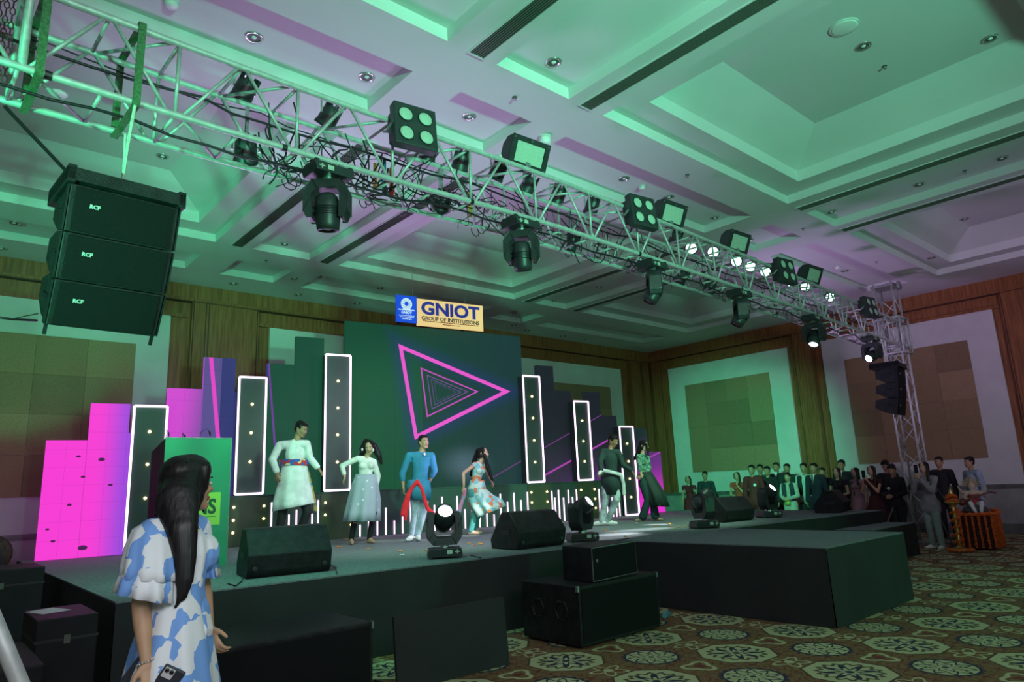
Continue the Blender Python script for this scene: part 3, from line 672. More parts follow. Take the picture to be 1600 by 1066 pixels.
# podium
pod = thing('podium', 'tall green-faced lectern with black side and small yellow sign, behind the woman', 'podium', (2.51, 8.38, S+.001))
pg = mat('green_laminate', (0.05, 0.30, 0.17), 0.35)
part('cabinet', MB().prism([(-0.36, 0.012, 0), (-0.36, 0.58, 0), (-0.36, 0.58, 1.33), (-0.36, 0.012, 1.455)], (0.72, 0, 0)), M['black'], pod)
part('front_panel', MB().box(-0.365, 0, 0.0, 0.365, 0.012, 1.46), pg, pod)
part('edge_trim', MB().box(0.360, -0.003, 0, 0.368, 0.0, 1.46).box(-0.366, -0.003, 1.452, 0.366, 0, 1.46), M['steel'], pod)
yl = mat('yellow_green_paper', (0.42, 0.70, 0.10), 0.6)
part('sign', MB().box(-0.26, -0.004, 0.465, 0.265, -0.0005, 0.83), yl, pod)
gi = mat('dark_green_ink', (0.02, 0.09, 0.05), 0.5)
lettering(pod, 'GIMS', 0.23, -0.005, 0.665, gi, y=-0.006, bold=0.006, width=0.44)
part('sign_small_print', MB().box(-0.22, -0.0055, 0.555, 0.22, -0.004, 0.560), gi, pod)
for mx_, hh in ((-0.30, 0.17), (0.08, 0.19), (-0.12, 0.13)):
    mc = thing('microphone', 'thin black gooseneck microphone on the podium, '+{-0.30: 'the leftmost of three', 0.08: 'the right one with the widest bend', -0.12: 'the short one in the middle'}[mx_], 'microphone', (2.51+mx_, 8.66, S+1.4), group='gooseneck microphones')
    part('gooseneck', MB().tube([(0, 0, -0.02), (0, 0, 0.04), (0.02, 0.02, hh*0.8), (0.07 if mx_ > 0 else 0.0, -0.03, hh), (0.09 if mx_ > 0 else 0.01, -0.08, hh*0.75)], 0.004, 6), M['rubber'], mc)
    part('capsule', MB().cap((0.09 if mx_ > 0 else 0.01, -0.08, hh*0.75), (0.09 if mx_ > 0 else 0.01, -0.105, hh*0.55), 0.011, 0.011, n=8), M['black'], mc, smooth=True)

# petals and scraps dropped on the stage
pm = [M['petal'], M['marigoldy'], M['white']]
spots = [(530, 855), (575, 858), (630, 868), (665, 861), (741, 852), (750, 850), (752, 851), (781, 850), (959, 833), (977, 839), (945, 829), (868, 845), (995, 818), (1046, 819), (1075, 821), (1078, 823), (1080, 824), (1082, 825), (1062, 824), (1055, 826), (1048, 823), (1070, 824), (626, 862), (733, 850), (1025, 822), (540, 843)]
where = ['nearest the left wedge monitor', 'below the feet of the woman in grey', 'left of the boy in blue', 'right below the boy in blue', 'left, before the floral dress', 'middle, before the floral dress', 'right, before the floral dress', 'left of the green-topped wedge', 'right of the second floor moving head', 'far right of the second floor moving head', 'below the shoes of the man in black', 'left of the second floor moving head',
  'below the white shoes of the pair', 'right of the last dancer'] + ['left of the side-on moving head']*10 + ['below the last dancer', 'right of the left wedge monitor']
for k, (px, py) in enumerate(spots):
    c = atz(px, py, S+0.001); r = random.Random(k)
    mb = MB()
    for j in range(r.randint(3, 7)):
        a = r.uniform(0, 2*PI); d = r.uniform(0, 0.03); L = r.uniform(0.012, 0.03); q = V((d*math.cos(a*2), d*math.sin(a*2), 0.002))
        mb.ell(q, (L, L*0.6, 0.004+0.006*r.random()), Matrix.Rotation(a, 4, 'Z'), n=7, h=4)
    white = k in (2, 12, 17)
    t_ = part('crumpled_paper' if white else 'flower_scrap', mb, pm[2] if white else pm[k % 2], smooth=True); t_.location = c+V((0, 0, 0.004))
    tag(t_, ('white scrap of paper on the stage carpet, ' if white else '%s marigold petals on the stage carpet, ' % ('orange', 'yellow')[k % 2])+where[k], 'litter' if white else 'petals', 'scraps and petals on the stage')
# ================================================================== lighting truss
TA, TB = V((-0.35, 4.71, 4.215)), V((16.35, 5.30, 4.13))
TE = (TB-TA).normalized(); TN = V((-TE.y, TE.x, 0)).normalized(); TU = TE.cross(TN).normalized()
if TU.z < 0: TU = -TU
TL = (TB-TA).length; TW = 0.49; TH = 0.56
tr = thing('lighting_truss', 'long silver box truss spanning the room, hung with stage lights', 'truss', TA)
CAM = [(-1, -.02), (0, -.02), (1.5, -.015), (2.9, .02), (3.9, .055), (5.1, .112), (7.2, .115), (9.5, .108), (12, .085), (16.8, 0), (18, 0)]   # the long truss is slightly cambered
def camber(s):
    for (a, x), (b, y) in zip(CAM, CAM[1:]):
        if a <= s <= b: return x+(y-x)*(s-a)/(b-a)
    return 0.0
def tp(s, n=0.0, u=0.0): return TA + TE*s + TN*n + TU*u + V((0, 0, camber(s)))
for n, u in ((0, 0), (TW, 0), (0, TH), (TW, TH)):
    part('chord', MB().tube([tp(min(TL, k_*0.9), n, u) for k_ in range(20)], 0.0255, 10), M['alu'], tr, True, smooth=True)
BR = MB().tube([(0, 0, 0), (0, 0, 1)], 0.0135, 7).mesh('brace', smooth=True); BR.materials.append(M['alu'])
def brace(a, b, root, rad=1.0):
    d = b-a; o = bpy.data.objects.new('brace', BR); COL.objects.link(o); o.parent = root
    o.matrix_local = Matrix.Translation(a-root.location) @ d.to_track_quat('Z', 'Y').to_matrix().to_4x4() @ Matrix.Diagonal((rad, rad, d.length, 1))
s0 = 1.50-0.90*1; k = 0
s = s0-0.9
while s < TL-0.3:
    ap = s+0.45
    for n in (0, TW):
        if s > 0: brace(tp(s, n, 0), tp(s, n, TH), tr)
        if s > 0: brace(tp(s+0.04, n, 0), tp(ap-0.02, n, TH), tr)
        if ap > 0: brace(tp(ap+0.02, n, TH), tp(s+0.86, n, 0), tr)
    if s > 0:
        for u in (0, TH): brace(tp(s, 0, u), tp(s, TW, u), tr)
        brace(tp(s+0.04, 0, 0), tp(ap, TW, 0), tr); brace(tp(ap+0.02, TW, TH), tp(s+0.86, 0, TH), tr)
    if ap > 0:
        brace(tp(ap, 0, TH), tp(ap, TW, TH), tr); brace(tp(ap, 0, 0), tp(ap, TW, 0), tr)
    s += 0.9
for s_ in (0.75, 2.3, 4.2, 6.9, 9.4, 12.0):
    for e in (-.012, ): part('tape_band', MB().tube([tp(s_-.02), tp(s_+.02)], 0.029, 10), M['rubber'], tr, True)

for n in (0, TW):
    part('end_post', MB().tube([tp(0.615, n, 0), tp(0.615, n, 1.45)], 0.0255, 10), M['alu'], tr, True, smooth=True)
part('end_bar', MB().tube([tp(0.615, 0, 1.4), tp(0.615, TW, 1.4)], 0.0255, 10), M['alu'], tr, True, smooth=True)
# ------------------------------------------------ towers
def tower(name, lab, x, y, zt, w_, phase=0.0):
    t_ = thing(name, lab, 'truss tower', (x, y, 0))
    zt = zt; cs = [(x-w_/2, y-w_/2), (x+w_/2, y-w_/2), (x+w_/2, y+w_/2), (x-w_/2, y+w_/2)]
    for cx, cy in cs: part('leg', MB().tube([(cx, cy, 0.05), (cx, cy, zt)], 0.025, 8), M['alu'], t_, True, smooth=True)
    z = 0.3; k = 0
    while z < zt-0.45:
        for i in range(4):
            a, b = cs[i], cs[(i+1) % 4]
            if k % 2: a, b = b, a
            brace(V((*a, z)), V((*b, z+0.42)), t_, 0.8)
        z += 0.42; k += 1
    part('top_block', MB().box(x-w_/2-.06, y-w_/2-.06, zt-.1, x+w_/2+.06, y+w_/2+.06, zt-.04).lathe([(0.09, 0), (0.11, 0.02), (0.09, 0.04), (0.09, 0.06)], (x-.1, y-w_/2-.1, zt-0.12), 16, Matrix.Rotation(PI/2, 4, 'X')), M['steel'], t_, True)
    part('base_plate', MB().box(x-.3, y-.3, 0, x+.3, y+.3, 0.05), M['steel'], t_, True)
    for dx, dy in ((1, 1), (1, -1), (-1, 1), (-1, -1)):
        part('outrigger', MB().tube([(x+dx*w_/2, y+dy*w_/2, 0.1), (x+dx*0.75, y+dy*0.75, 0.06)], 0.022, 8).tube([(x+dx*w_/2, y+dy*w_/2, 1.35), (x+dx*0.66, y+dy*0.66, 0.08)], 0.018, 8)
             .lathe([(0.06, 0), (0.06, 0.012), (0.015, 0.014), (0.015, 0.06)], (x+dx*0.75, y+dy*0.75, 0), 12), M['grime'], t_, True)
    # sleeve round the truss
    z0, z1 = 4.02, 4.80; q = w_/2+0.07
    sl = MB()
    for cx in (x-q, x+q):
        for cy in (y-q, y+q): sl.tube([(cx, cy, z0), (cx, cy, z1)], 0.024, 8)
    for z in (z0, z1):
        sl.tube([(x-q, y-q, z), (x+q, y-q, z), (x+q, y+q, z), (x-q, y+q, z), (x-q, y-q, z)], 0.02, 8)
    part('sleeve', sl, M['alu'], t_, True, smooth=True)
    return t_
tower('truss_tower', 'silver truss tower at the right end of the lighting truss by the right wall', 16.15, 5.50, 5.62, 0.36)
tower('truss_tower', 'truss tower at the left end of the lighting truss, mostly cut by the picture edge', -0.42, 4.98, 5.62, 0.36)
# chain hanging at the left tower
ch = thing('hoist_chain', 'rusty hoist chain hanging at the left end of the truss', 'chain', (0.045, 4.62, 4.2))
for cxi in range(4):
    cl = MB()
    for k in range(30):
        z = 4.15+k*0.047
        mt_ = Matrix.Translation((0.09+cxi*0.034, 4.70+cxi*0.05+0.01*math.sin(k), z)) @ Matrix.Rotation(PI/2*(k % 2), 4, 'Z') @ Matrix.Rotation(PI/2, 4, 'X')
        n = 8; pts = [mt_ @ V((0.014*math.cos(2*PI*j/n), 0.026*math.sin(2*PI*j/n), 0)) for j in range(n+1)]
        cl.tube(pts, 0.0045, 5, cap=False)
    o = part('chain_strand', cl, mat('rusty_chain_%d' % cxi, (0.10, 0.06, 0.05), 0.6, 0.5, vary=0.3, vscale=60), ch, True)

# ------------------------------------------------ straps
def strap(lab, s, tail=0.0):
    c = tp(s); t_ = thing('strap', lab, 'strap', c)
    hw = 0.024
    def band(a, b, th=0.006):
        d = (b-a).normalized(); n = TE.cross(d).normalized()*th
        q = [a-TE*hw-n, a+TE*hw-n, a+TE*hw+n, a-TE*hw+n]
        return MB().prism(q, b-a)
    e = 0.034
    for k, (a, b) in enumerate(((tp(s, -e, -e), tp(s, -e, TH+e)), (tp(s, TW+e, -e), tp(s, TW+e, TH+e)), (tp(s, -e, TH+e), tp(s, TW+e, TH+e)), (tp(s, -e, -e), tp(s, TW+e, -e)))):
        part('webbing', band(a, b), M['strap'], t_, True)
    return t_
strap('green webbing strap looped round the truss above the line array', 1.245)
strap('green webbing strap looped round the very left end of the truss', 0.70)
cb = thing('tension_strap', 'black strap running from the left truss end to the top of the line array', 'strap', (0.22, 4.75, 4.17))
part('webbing', MB().tube([aty(7, 166, 4.75), aty(106, 270, 5.05)], 0.012, 6), M['rubber'], cb, True)

# ------------------------------------------------ line arrays
def line_array(lab, loc, rz, tilt, n=3):
    la = thing('line_array', lab, 'line array speaker', loc, rz)
    wd, hh, dp = 0.665, 0.31, 0.40
    part('fly_frame', MB().box(-wd/2-.03, -0.04, -0.035, wd/2+.03, dp+.10, 0.055).box(-wd/2-.03, -0.04, -0.05, -wd/2+.02, dp+.1, 0.07).box(wd/2-.02, -0.04, -0.05, wd/2+.03, dp+.1, 0.07), M['blackbox'], la, bevel=0.006)
    part('shackle', MB().tube([(0, 0.2, 0.05), (0.03, 0.2, 0.09), (0, 0.2, 0.13), (-0.03, 0.2, 0.09), (0, 0.2, 0.05)], 0.008, 6), M['steel'], la)
    m_ = Matrix.Translation((0, 0, -0.045))
    ang = tilt[0]
    m_ = m_ @ Matrix.Rotation(math.radians(ang), 4, 'X')
    for k in range(n):
        if k: m_ = m_ @ Matrix.Rotation(math.radians(tilt[1]), 4, 'X')
        def T(q): return m_ @ V(q)
        prof = [(-wd/2, 0, 0), (-wd/2, 0, -hh), (-wd/2, dp*0.55, -hh+.012), (-wd/2, dp, -hh+.08), (-wd/2, dp, -.08), (-wd/2, dp*0.55, -.012)]
        cab = part('speaker_module', MB().prism([T(q) for q in prof], m_.to_3x3() @ V((wd, 0, 0))), M['blackbox'], la, bevel=0.008)
        part('grille', MB().box(-wd/2+.03, -0.012, -hh+.012, wd/2-.03, 0.001, -.012, m_), M['grille'], cab, bevel=0.004)
        for sx in (-1, 1):
            ed = MB(); x = sx*(wd/2+.004); ed.box(min(x, x+sx*.01), 0.0, -hh+.006, max(x, x+sx*.01), 0.05, -.006, m_); ed.box(min(x, x+sx*.012), 0.12, -.16, max(x, x+sx*.012), 0.2, -.13, m_)
            part('rigging_plate', ed, M['black'], cab)
        me = text_mesh('RCF', 0.035, 0.001, 0.0015); o = put('logo', me, whiteink_s, cab)
        o.matrix_local = m_ @ Matrix.Translation((-wd/2+.15, -0.0135, -0.125)) @ Matrix.Rotation(PI/2, 4, 'X')
        m_ = m_ @ Matrix.Translation((0, 0, -hh-.004))
    part('rigging_pin', MB().box(-wd/2+.0, 0.03, -.07, -wd/2+.02, 0.05, 0.03, m_).box(wd/2-.02, 0.03, -.07, wd/2, 0.05, 0.03, m_), M['black'], la)
    return la
whiteink_s = mat('grey_logo_ink', (0.5, 0.5, 0.5), 0.5)
line_array('large black three-box line array hanging at the upper left', (0.925, 4.90, 3.62), math.radians(4), (15, 6))
sl = thing('rope_sling', 'pale rope sling holding up the left line array', 'rope', (0.915, 5.13, 3.72))
part('rope', MB().tube([(0.89, 4.72, 4.16), (0.90, 4.9, 3.95), (0.925, 5.13, 3.73)], 0.011, 6).tube([(0.93, 5.18, 4.16), (0.935, 5.16, 3.95), (0.925, 5.13, 3.73)], 0.011, 6), M['rope'], sl, True)
line_array('black three-box line array hanging beside the right truss tower', (14.75, 4.98, 3.56), math.radians(8), (4, 4))
sl = thing('rope_sling', 'cable sling holding up the right line array', 'rope', (14.72, 5.2, 3.7))
part('rope', MB().tube([(14.72, 5.25, 4.16), (14.72, 5.2, 3.69)], 0.012, 6).tube([(14.9, 5.25, 4.16), (14.72, 5.2, 3.69)], 0.012, 6), M['rope'], sl, True)

# ------------------------------------------------ moving heads
def moving_head(lab, loc, rz, pan, tilt, hang, lit, group, sc=1.0):
    t_ = thing('moving_head', lab, 'moving head light', loc, rz, group)
    F = Matrix.Scale(sc, 4)
    if hang: F = F @ Matrix.Rotation(PI, 4, 'Y')
    base = part('base', MB().prism([F @ V(q) for q in ((-0.20, -0.13, 0.0), (-0.20, -0.14, 0.03), (-0.185, -0.15, 0.10), (0.185, -0.15, 0.10), (0.20, -0.14, 0.03), (0.20, -0.13, 0.0))], F.to_3x3() @ V((0, 0.28, 0))), M['lampbody'], t_, bevel=0.008)
    part('display', MB().box(0.02, -0.1525, 0.035, 0.08, -0.148, 0.08, F), M['reflector'], base)
    part('button', MB().box(0.11, -0.1535, 0.052, 0.165, -0.148, 0.064, F).box(0.131, -0.1535, 0.035, 0.144, -0.148, 0.082, F), M['reflector'], base)
    for fx in (-0.19, 0.15): part('foot', MB().box(fx, -0.12, -0.018, fx+0.04, 0.12, 0.002, F), M['rubber'], base)
    P_ = F @ Matrix.Rotation(pan, 4, 'Z')
    part('swivel', MB().lathe([(0.06, 0.10), (0.06, 0.135)], n=14, M_=P_), M['chrome'], t_)
    yk = MB()
    prof = [(-0.185, 0.20), (-0.20, 0.24), (-0.20, 0.43), (-0.165, 0.50), (-0.125, 0.50), (-0.125, 0.27), (-0.085, 0.215), (0.085, 0.215), (0.125, 0.27), (0.125, 0.50), (0.165, 0.50), (0.20, 0.43), (0.20, 0.24), (0.185, 0.20), (0.13, 0.135), (-0.13, 0.135)]
    vs = [P_ @ V((x, -0.085, z)) for x, z in prof] + [P_ @ V((x, 0.085, z)) for x, z in prof]
    n = len(prof); yk.add(vs, [(i, (i+1) % n, n+(i+1) % n, n+i) for i in range(n)])
    L_ = [(0, 1, 14, 15), (0, 1, 2, 5), (2, 3, 4, 5), (0, 5, 6, 15)]
    quads = [(15, 6, 7, 14), (15, 0, 5, 6), (0, 1, 2, 5), (2, 3, 4, 5), (14, 7, 8, 13), (13, 8, 11, 12), (8, 9, 10, 11)]
    yk.add([P_ @ V((x, -0.085, z)) for x, z in prof]+[P_ @ V((x, 0.085, z)) for x, z in prof], [q for q in quads]+[tuple(i+n for i in reversed(q)) for q in quads])
    part('yoke', yk, M['lampbody'], t_, bevel=0.006)
    Hm = P_ @ Matrix.Translation((0, 0, 0.415)) @ Matrix.Rotation(tilt, 4, 'X')
    hd = part('head', MB().lathe([(0.0, -0.165), (0.06, -0.16), (0.095, -0.13), (0.112, -0.06), (0.115, 0.05), (0.108, 0.13), (0.10, 0.185), (0.086, 0.19), (0.082, 0.165)], n=20, M_=Hm), M['lampbody'], t_, smooth=True)
    fin = MB()
    for k in range(5): fin.lathe([(0.118, -0.03+k*0.018), (0.121, -0.026+k*0.018), (0.118, -0.022+k*0.018)], n=20, M_=Hm)
    part('cooling_fins', fin, M['black'], hd)
    part('lens', MB().lathe([(0.0, 0.182), (0.05, 0.178), (0.083, 0.165)], n=20, M_=Hm), M['lamplit'] if lit else M['lensdark'], hd, smooth=True)
    for sg in (-1, 1): part('pivot', MB().tube([P_ @ V((sg*0.207, 0, 0.415)), P_ @ V((sg*0.11, 0, 0.415))], 0.04*sc, 12), M['lampbody'], t_)
    if hang:
        part('clamp', MB().box(-0.14, -0.02, -0.06, -0.10, 0.02, 0.0, F).box(0.10, -0.02, -0.06, 0.14, 0.02, 0.0, F)
             .lathe([(0.034, -0.02), (0.034, 0.02)], (0.12*sc, 0, 0.045*sc), 12, Matrix.Rotation(PI/2, 4, 'Y')).lathe([(0.034, -0.02), (0.034, 0.02)], (-0.12*sc, 0, 0.045*sc), 12, Matrix.Rotation(PI/2, 4, 'Y')), M['steel'], t_)
    return t_
order = ['leftmost', 'second from left', 'third from left', 'fourth from left', 'fifth from left', 'rightmost']
for i, (px, pan, tilt, lit) in enumerate(((514, -2.4, 0.16, 0), (813, -2.2, 0.22, 0), (1018, -0.75, -0.5, 0), (1153, -0.7, -0.6, 0), (1268, -1.5, -0.55, 1), (1358, -1.3, -1.1, 1))):
    # hang below the front bottom chord at the place where it crosses this column of the picture
    best = min((abs((lambda q: 800+FPX*(q-EYE).dot(RIGHT)/(q-EYE).dot(FWD))(tp(s/50))-px), s/50) for s in range(40, 820))[1]
    c = tp(best, 0, -0.075)
    moving_head(('unlit moving head hanging under the truss, ' if not lit else 'moving head with lit lens hanging under the truss, ')+order[i]+' of six', c, math.atan2(TE.y, TE.x), pan, tilt, True, lit, 'moving heads under the truss', 0.87)
for (px, py, rz, pan, tilt, lit, l) in ((703, 873, -0.55, 0.05, 0.95, 1, 'floor moving head with lit lens, on the stage edge before the boy in blue'), (919, 847, -0.5, 0.75, 0.95, 1, 'floor moving head with lens turned right, on the stage edge above the small speaker'),
        (1110, 826, -0.5, -1.45, -0.9, 0, 'floor moving head seen from its flat side, on the right part of the stage'), (1210, 809, -0.5, 0.5, 0.9, 1, 'floor moving head with lit lens in front of the crowd')):
    c = atz(px, py, S); moving_head(l, (c.x, c.y+0.10, S+0.02), rz, pan, tilt, False, lit, 'moving heads on the stage', 0.96)

# ------------------------------------------------ four-eye and flat panel lamps on the top chord
def on_truss(px, n=0.0, u=0.0):
    return min((abs((lambda q: 800+FPX*(q-EYE).dot(RIGHT)/(q-EYE).dot(FWD))(tp(s/50, n, u))-px), s/50) for s in range(5, 825))[1]
for i, (px, yaw, l) in enumerate(((632, -0.45, 'first and largest'), (985, -0.45, 'second'), (1211, -0.4, 'third'), (1344, -0.35, 'fourth and smallest'))):
    s_ = on_truss(px, 0, TH); c = tp(s_, -0.16, TH-0.10)
    t_ = thing('four_eye_lamp', 'square four-eye lamp with pale round reflectors on the truss, %s from left' % l, 'blinder light', c, yaw*0.3, 'four-eye lamps')
    X = Matrix.Rotation(-0.10, 4, 'X')
    b = part('housing', MB().box(-0.205, -0.05, -0.21, 0.205, 0.05, 0.21, X), M['lampbody'], t_, bevel=0.01)
    for sx in (-.095, .095):
        for sz in (-.095, .095):
            e = part('reflector', MB().lathe([(0.066, 0.0), (0.060, 0.004), (0.03, 0.010), (0.0, 0.012)], (0, 0, 0), 22, X @ Matrix.Translation((sx, -0.052, sz)) @ Matrix.Rotation(PI/2, 4, 'X')), M['reflector'], t_, smooth=True)
            part('bezel', MB().lathe([(0.066, -0.002), (0.066, 0.008), (0.074, 0.008), (0.075, -0.002)], (0, 0, 0), 22, X @ Matrix.Translation((sx, -0.052, sz)) @ Matrix.Rotation(PI/2, 4, 'X')), M['lampbody'], e)
    part('back_box', MB().box(-0.19, 0.05, -0.14, 0.17, 0.13, 0.16, X), M['lampbody'], t_, bevel=0.01)
    part('bracket', MB().tube([(-0.215, 0, 0), (-0.23, 0.06, -0.05), (-0.23, 0.14, -0.02), (0.0, 0.16, 0.03), (0.23, 0.14, -0.02), (0.23, 0.06, -0.05), (0.215, 0, 0)], 0.012, 6), M['steel'], t_)
for i, (px, l) in enumerate(((828, 'first, biggest'), (1052, 'second'), (1156, 'third'), (1273, 'fourth, smallest'))):
    s_ = on_truss(px-4, 0, TH); c = tp(s_, 0.0, TH+0.165)
    t_ = thing('panel_lamp', 'flat panel lamp with pale green face on top of the truss, %s from left' % l, 'strobe light', c, -0.05, 'flat panel lamps')
    X = Matrix.Rotation(0.42, 4, 'X')
    b = part('housing', MB().prism([X @ V(q) for q in ((-0.255, -0.05, -0.16), (-0.255, -0.05, 0.16), (-0.255, 0.05, 0.13), (-0.255, 0.11, 0.05), (-0.255, 0.11, -0.06), (-0.255, 0.05, -0.13))], X @ V((0.51, 0, 0))), M['lampbody'], t_, bevel=0.008)
    part('face', MB().box(-0.185, -0.056, -0.105, 0.185, -0.048, 0.105, X), M['reflector'], t_)
    fr = MB()
    for a in ((-0.255, -0.06, -0.16, -0.19, -0.05, 0.16), (0.19, -0.06, -0.16, 0.255, -0.05, 0.16), (-0.19, -0.06, -0.16, 0.19, -0.05, -0.11), (-0.19, -0.06, 0.11, 0.19, -0.05, 0.16)): fr.box(*a, X)
    part('frame', fr, M['lampbody'], t_)
    sm = MB()
    for a in ((-0.23, 0.13), (0.23, 0.13), (0.0, 0.135), (-0.23, -0.13), (0.23, -0.13)): sm.lathe([(0.009, 0), (0.006, 0.004), (0, 0.005)], (0, 0, 0), 8, X @ Matrix.Translation((a[0], -0.061, a[1])) @ Matrix.Rotation(PI/2, 4, 'X'))
    part('screw', sm, M['chrome'], t_)
    part('bracket', MB().box(-0.03, -0.02, -0.19, 0.03, 0.03, -0.10), M['steel'], t_)

# ------------------------------------------------ small round lamps inside and behind the truss
def par_can(lab, c, rz, tilt, lit, up=1, zl=0.19):
    t_ = thing('par_lamp', lab, 'par light', c, rz, 'small lamps inside the truss')
    X = Matrix.Rotation(tilt, 4, 'X') @ Matrix.Rotation(PI/2, 4, 'X')
    b = part('can', MB().lathe([(0.0, -0.10), (0.06, -0.10), (0.085, -0.07), (0.09, 0.06), (0.097, 0.075), (0.097, 0.10), (0.085, 0.10), (0.08, 0.08)], n=16, M_=X), M['lampbody'], t_, smooth=True)
    part('lens', MB().lathe([(0.0, 0.092), (0.05, 0.09), (0.083, 0.08)], n=16, M_=X), M['lampgreen'] if lit else M['lensdark'], t_, smooth=True)
    fm = MB()
    for k in range(7): a = 2*PI*k/7; fm.box(0.06, -0.006, -0.135, 0.085, 0.006, -0.06, X @ Matrix.Rotation(a, 4, 'Z'))
    part('heat_sink', fm, M['black'], t_)
    z1 = zl*up
    part('bracket', MB().tube([(-0.105, 0, 0), (-0.11, 0, 0.13), (0, 0, 0.15), (0.11, 0, 0.13), (0.105, 0, 0)], 0.010, 6).box(-0.015, -0.015, 0.14, 0.015, 0.015, max(z1, 0.16)), M['steel'], t_)
for i, (px, py, n, lit, l) in enumerate(((382, 142, TW, 0, 'highest at left, below the first apex'), (384, 236, TW-.02, 0, 'low, left of the leftmost moving head'), (514, 183, TW, 0, 'above the leftmost moving head'), (668, 240, TW, 0, 'just right of the first four-eye lamp'),
        (720, 252, TW, 0, 'second right of the first four-eye lamp'), (778, 268, TW, 0, 'left below the first panel lamp'), (826, 290, TW, 0, 'right below the first panel lamp'), (872, 306, TW, 0, 'in mid truss, left one'), (925, 322, TW, 0, 'just left of the second four-eye lamp'),
        (690, 318, TW-.02, 0, 'low, below the first four-eye lamp'), (893, 378, TW-.02, 0, 'low, above the third moving head'), (1056, 372, TW, 0, 'below the second panel lamp'),
        (1080, 388, TW, 1, 'lit, first of the bright row'), (1114, 394, TW, 1, 'lit, second of the bright row'), (1150, 408, TW, 1, 'lit, third of the bright row'), (1172, 416, TW, 1, 'lit, fourth of the bright row'), (1195, 424, TW, 1, 'lit, fifth, left of the third four-eye lamp'),
        (1236, 441, TW, 1, 'lit, sixth, right of the third four-eye lamp'), (1257, 448, TW, 1, 'lit, seventh of the bright row'), (1296, 464, TW, 1, 'lit, last of the bright row'), (1065, 433, TW-.02, 0, 'low, between the third and fourth moving heads'), (1110, 447, TW-.02, 0, 'low, left of the fourth moving head'))):
    y_ = TA.y + n + 0.02
    c = aty(px, py, y_+0.4*0.05*(px/400.0)); c = aty(px, py, tp(max(0, c.x)+0.35, n, 0).y+0.02)
    s_ = (c-TA).dot(TE); zt_ = tp(s_, TW, TH).z-c.z-0.02
    par_can('small black lamp inside the truss, '+l, c, (PI+random.Random(i).uniform(-0.5, 0.5)) if not lit else -1.0, 0.9 if not lit else 0.35, lit, 1, zt_)

# ------------------------------------------------ cables
def wire(lab, pts, r=0.007, name='cable', m_=None):
    c = V(pts[0]); t_ = part(name, MB().tube([V(p)-c for p in pts], r, 6), m_ or M['rubber'], smooth=True); t_.location = c
    return tag(t_, lab, 'cable')
r_ = random.Random(11)
for j, (u, n, lab) in enumerate(((TH-.10, TW*0.9, 'thick black cable strung along the back of the truss'), (-0.0, TW*0.45, 'black cable lying along the bottom of the truss'), (TH-0.03, TW*1.02, 'thin black cable sagging under the top rear pipe of the truss'))):
    pts = [tp(s/4+0.3, n+r_.uniform(-.02, .02), u-0.05*abs(math.sin(s*0.55+j))+r_.uniform(-.015, .015)) for s in range(0, 63)]
    wire(lab, pts, 0.011 if j < 2 else 0.006)
for i, px in enumerate((455, 500, 560, 600, 650, 700, 745, 790, 840, 880, 930, 975, 1030, 1075, 1120, 1160, 1205, 1250, 1300)):
    s_ = on_truss(px, 0, 0); mb = MB(); rr = random.Random(px)
    for k in range(9 if px < 1000 else 6):
        a = V((rr.uniform(-.32, .32), rr.uniform(0.02, TW), rr.uniform(-.05, TW*0.92))); pts = []
        b = V((rr.uniform(-.35, .35), rr.uniform(0.0, TW), rr.uniform(-.14, .25))); q = V((rr.uniform(-.3, .3), rr.uniform(0, TW), rr.uniform(-.22, .1)))
        for j in range(9):
            t0 = j/8; w_ = a*(1-t0)**2 + q*2*t0*(1-t0) + b*t0*t0
            w_ += V((0.03*math.sin(t0*9+k), 0.02*math.cos(t0*7+k), 0.03*math.sin(t0*8+2*k)))
            pts.append(tp(s_)+TE*w_.x+TN*w_.y+TU*w_.z)
        mb.tube(pts, rr.choice([0.004, 0.005, 0.007]), 5)
    for k in range(1):                      # loose coils
        cx, cy, cz = rr.uniform(-.3, .3), rr.uniform(.05, TW), rr.uniform(-.02, .12); R_ = rr.uniform(.05, .09)
        mb.tube([tp(s_)+TE*(cx+R_*math.cos(t0*0.7))+TN*(cy+0.01*t0)+TU*(cz+R_*math.sin(t0*0.7)) for t0 in range(20)], 0.005, 5)
    o = part('cable_tangle', mb, M['rubber']); tag(o, 'tangle of thin black cables in the truss', 'cables', 'cable tangles in the truss', 'stuff')
for i, (px, col, l) in enumerate(((597, (0.02, 0.14, 0.28), 'blue cloth strip tied inside the truss left of the first four-eye lamp'), (583, (0.75, 0.30, 0.08), 'orange cloth strip hanging in the truss'), (607, (0.75, 0.05, 0.03), 'red cloth strip hanging behind the first four-eye lamp'), (731, (0.6, 0.35, 0.06), 'yellow ochre strip hanging in the truss'))):
    s_ = on_truss(px, TW, 0); z1 = 0.38 if i == 0 else 0.30
    o = part('cloth_strip', MB().prism([(-0.025, 0, 0), (0.025, 0, 0), (0.018, 0, z1), (-0.018, 0, z1)], (0, 0.006, 0)), mat('strip_cloth_%d' % i, col, 0.8), None); o.location = tp(s_, TW-0.05, 0.06)
    tag(o, l, 'cloth')
wire('thin black cable from the left picture edge to the left line array', [aty(-20, 494, 5.3), aty(20, 499, 5.35), aty(58, 501, 5.42)], 0.008)
wire('upper thin black cable behind the left line array', [aty(22, 498, 5.35), aty(40, 494, 5.38), aty(60, 490, 5.42)], 0.004)
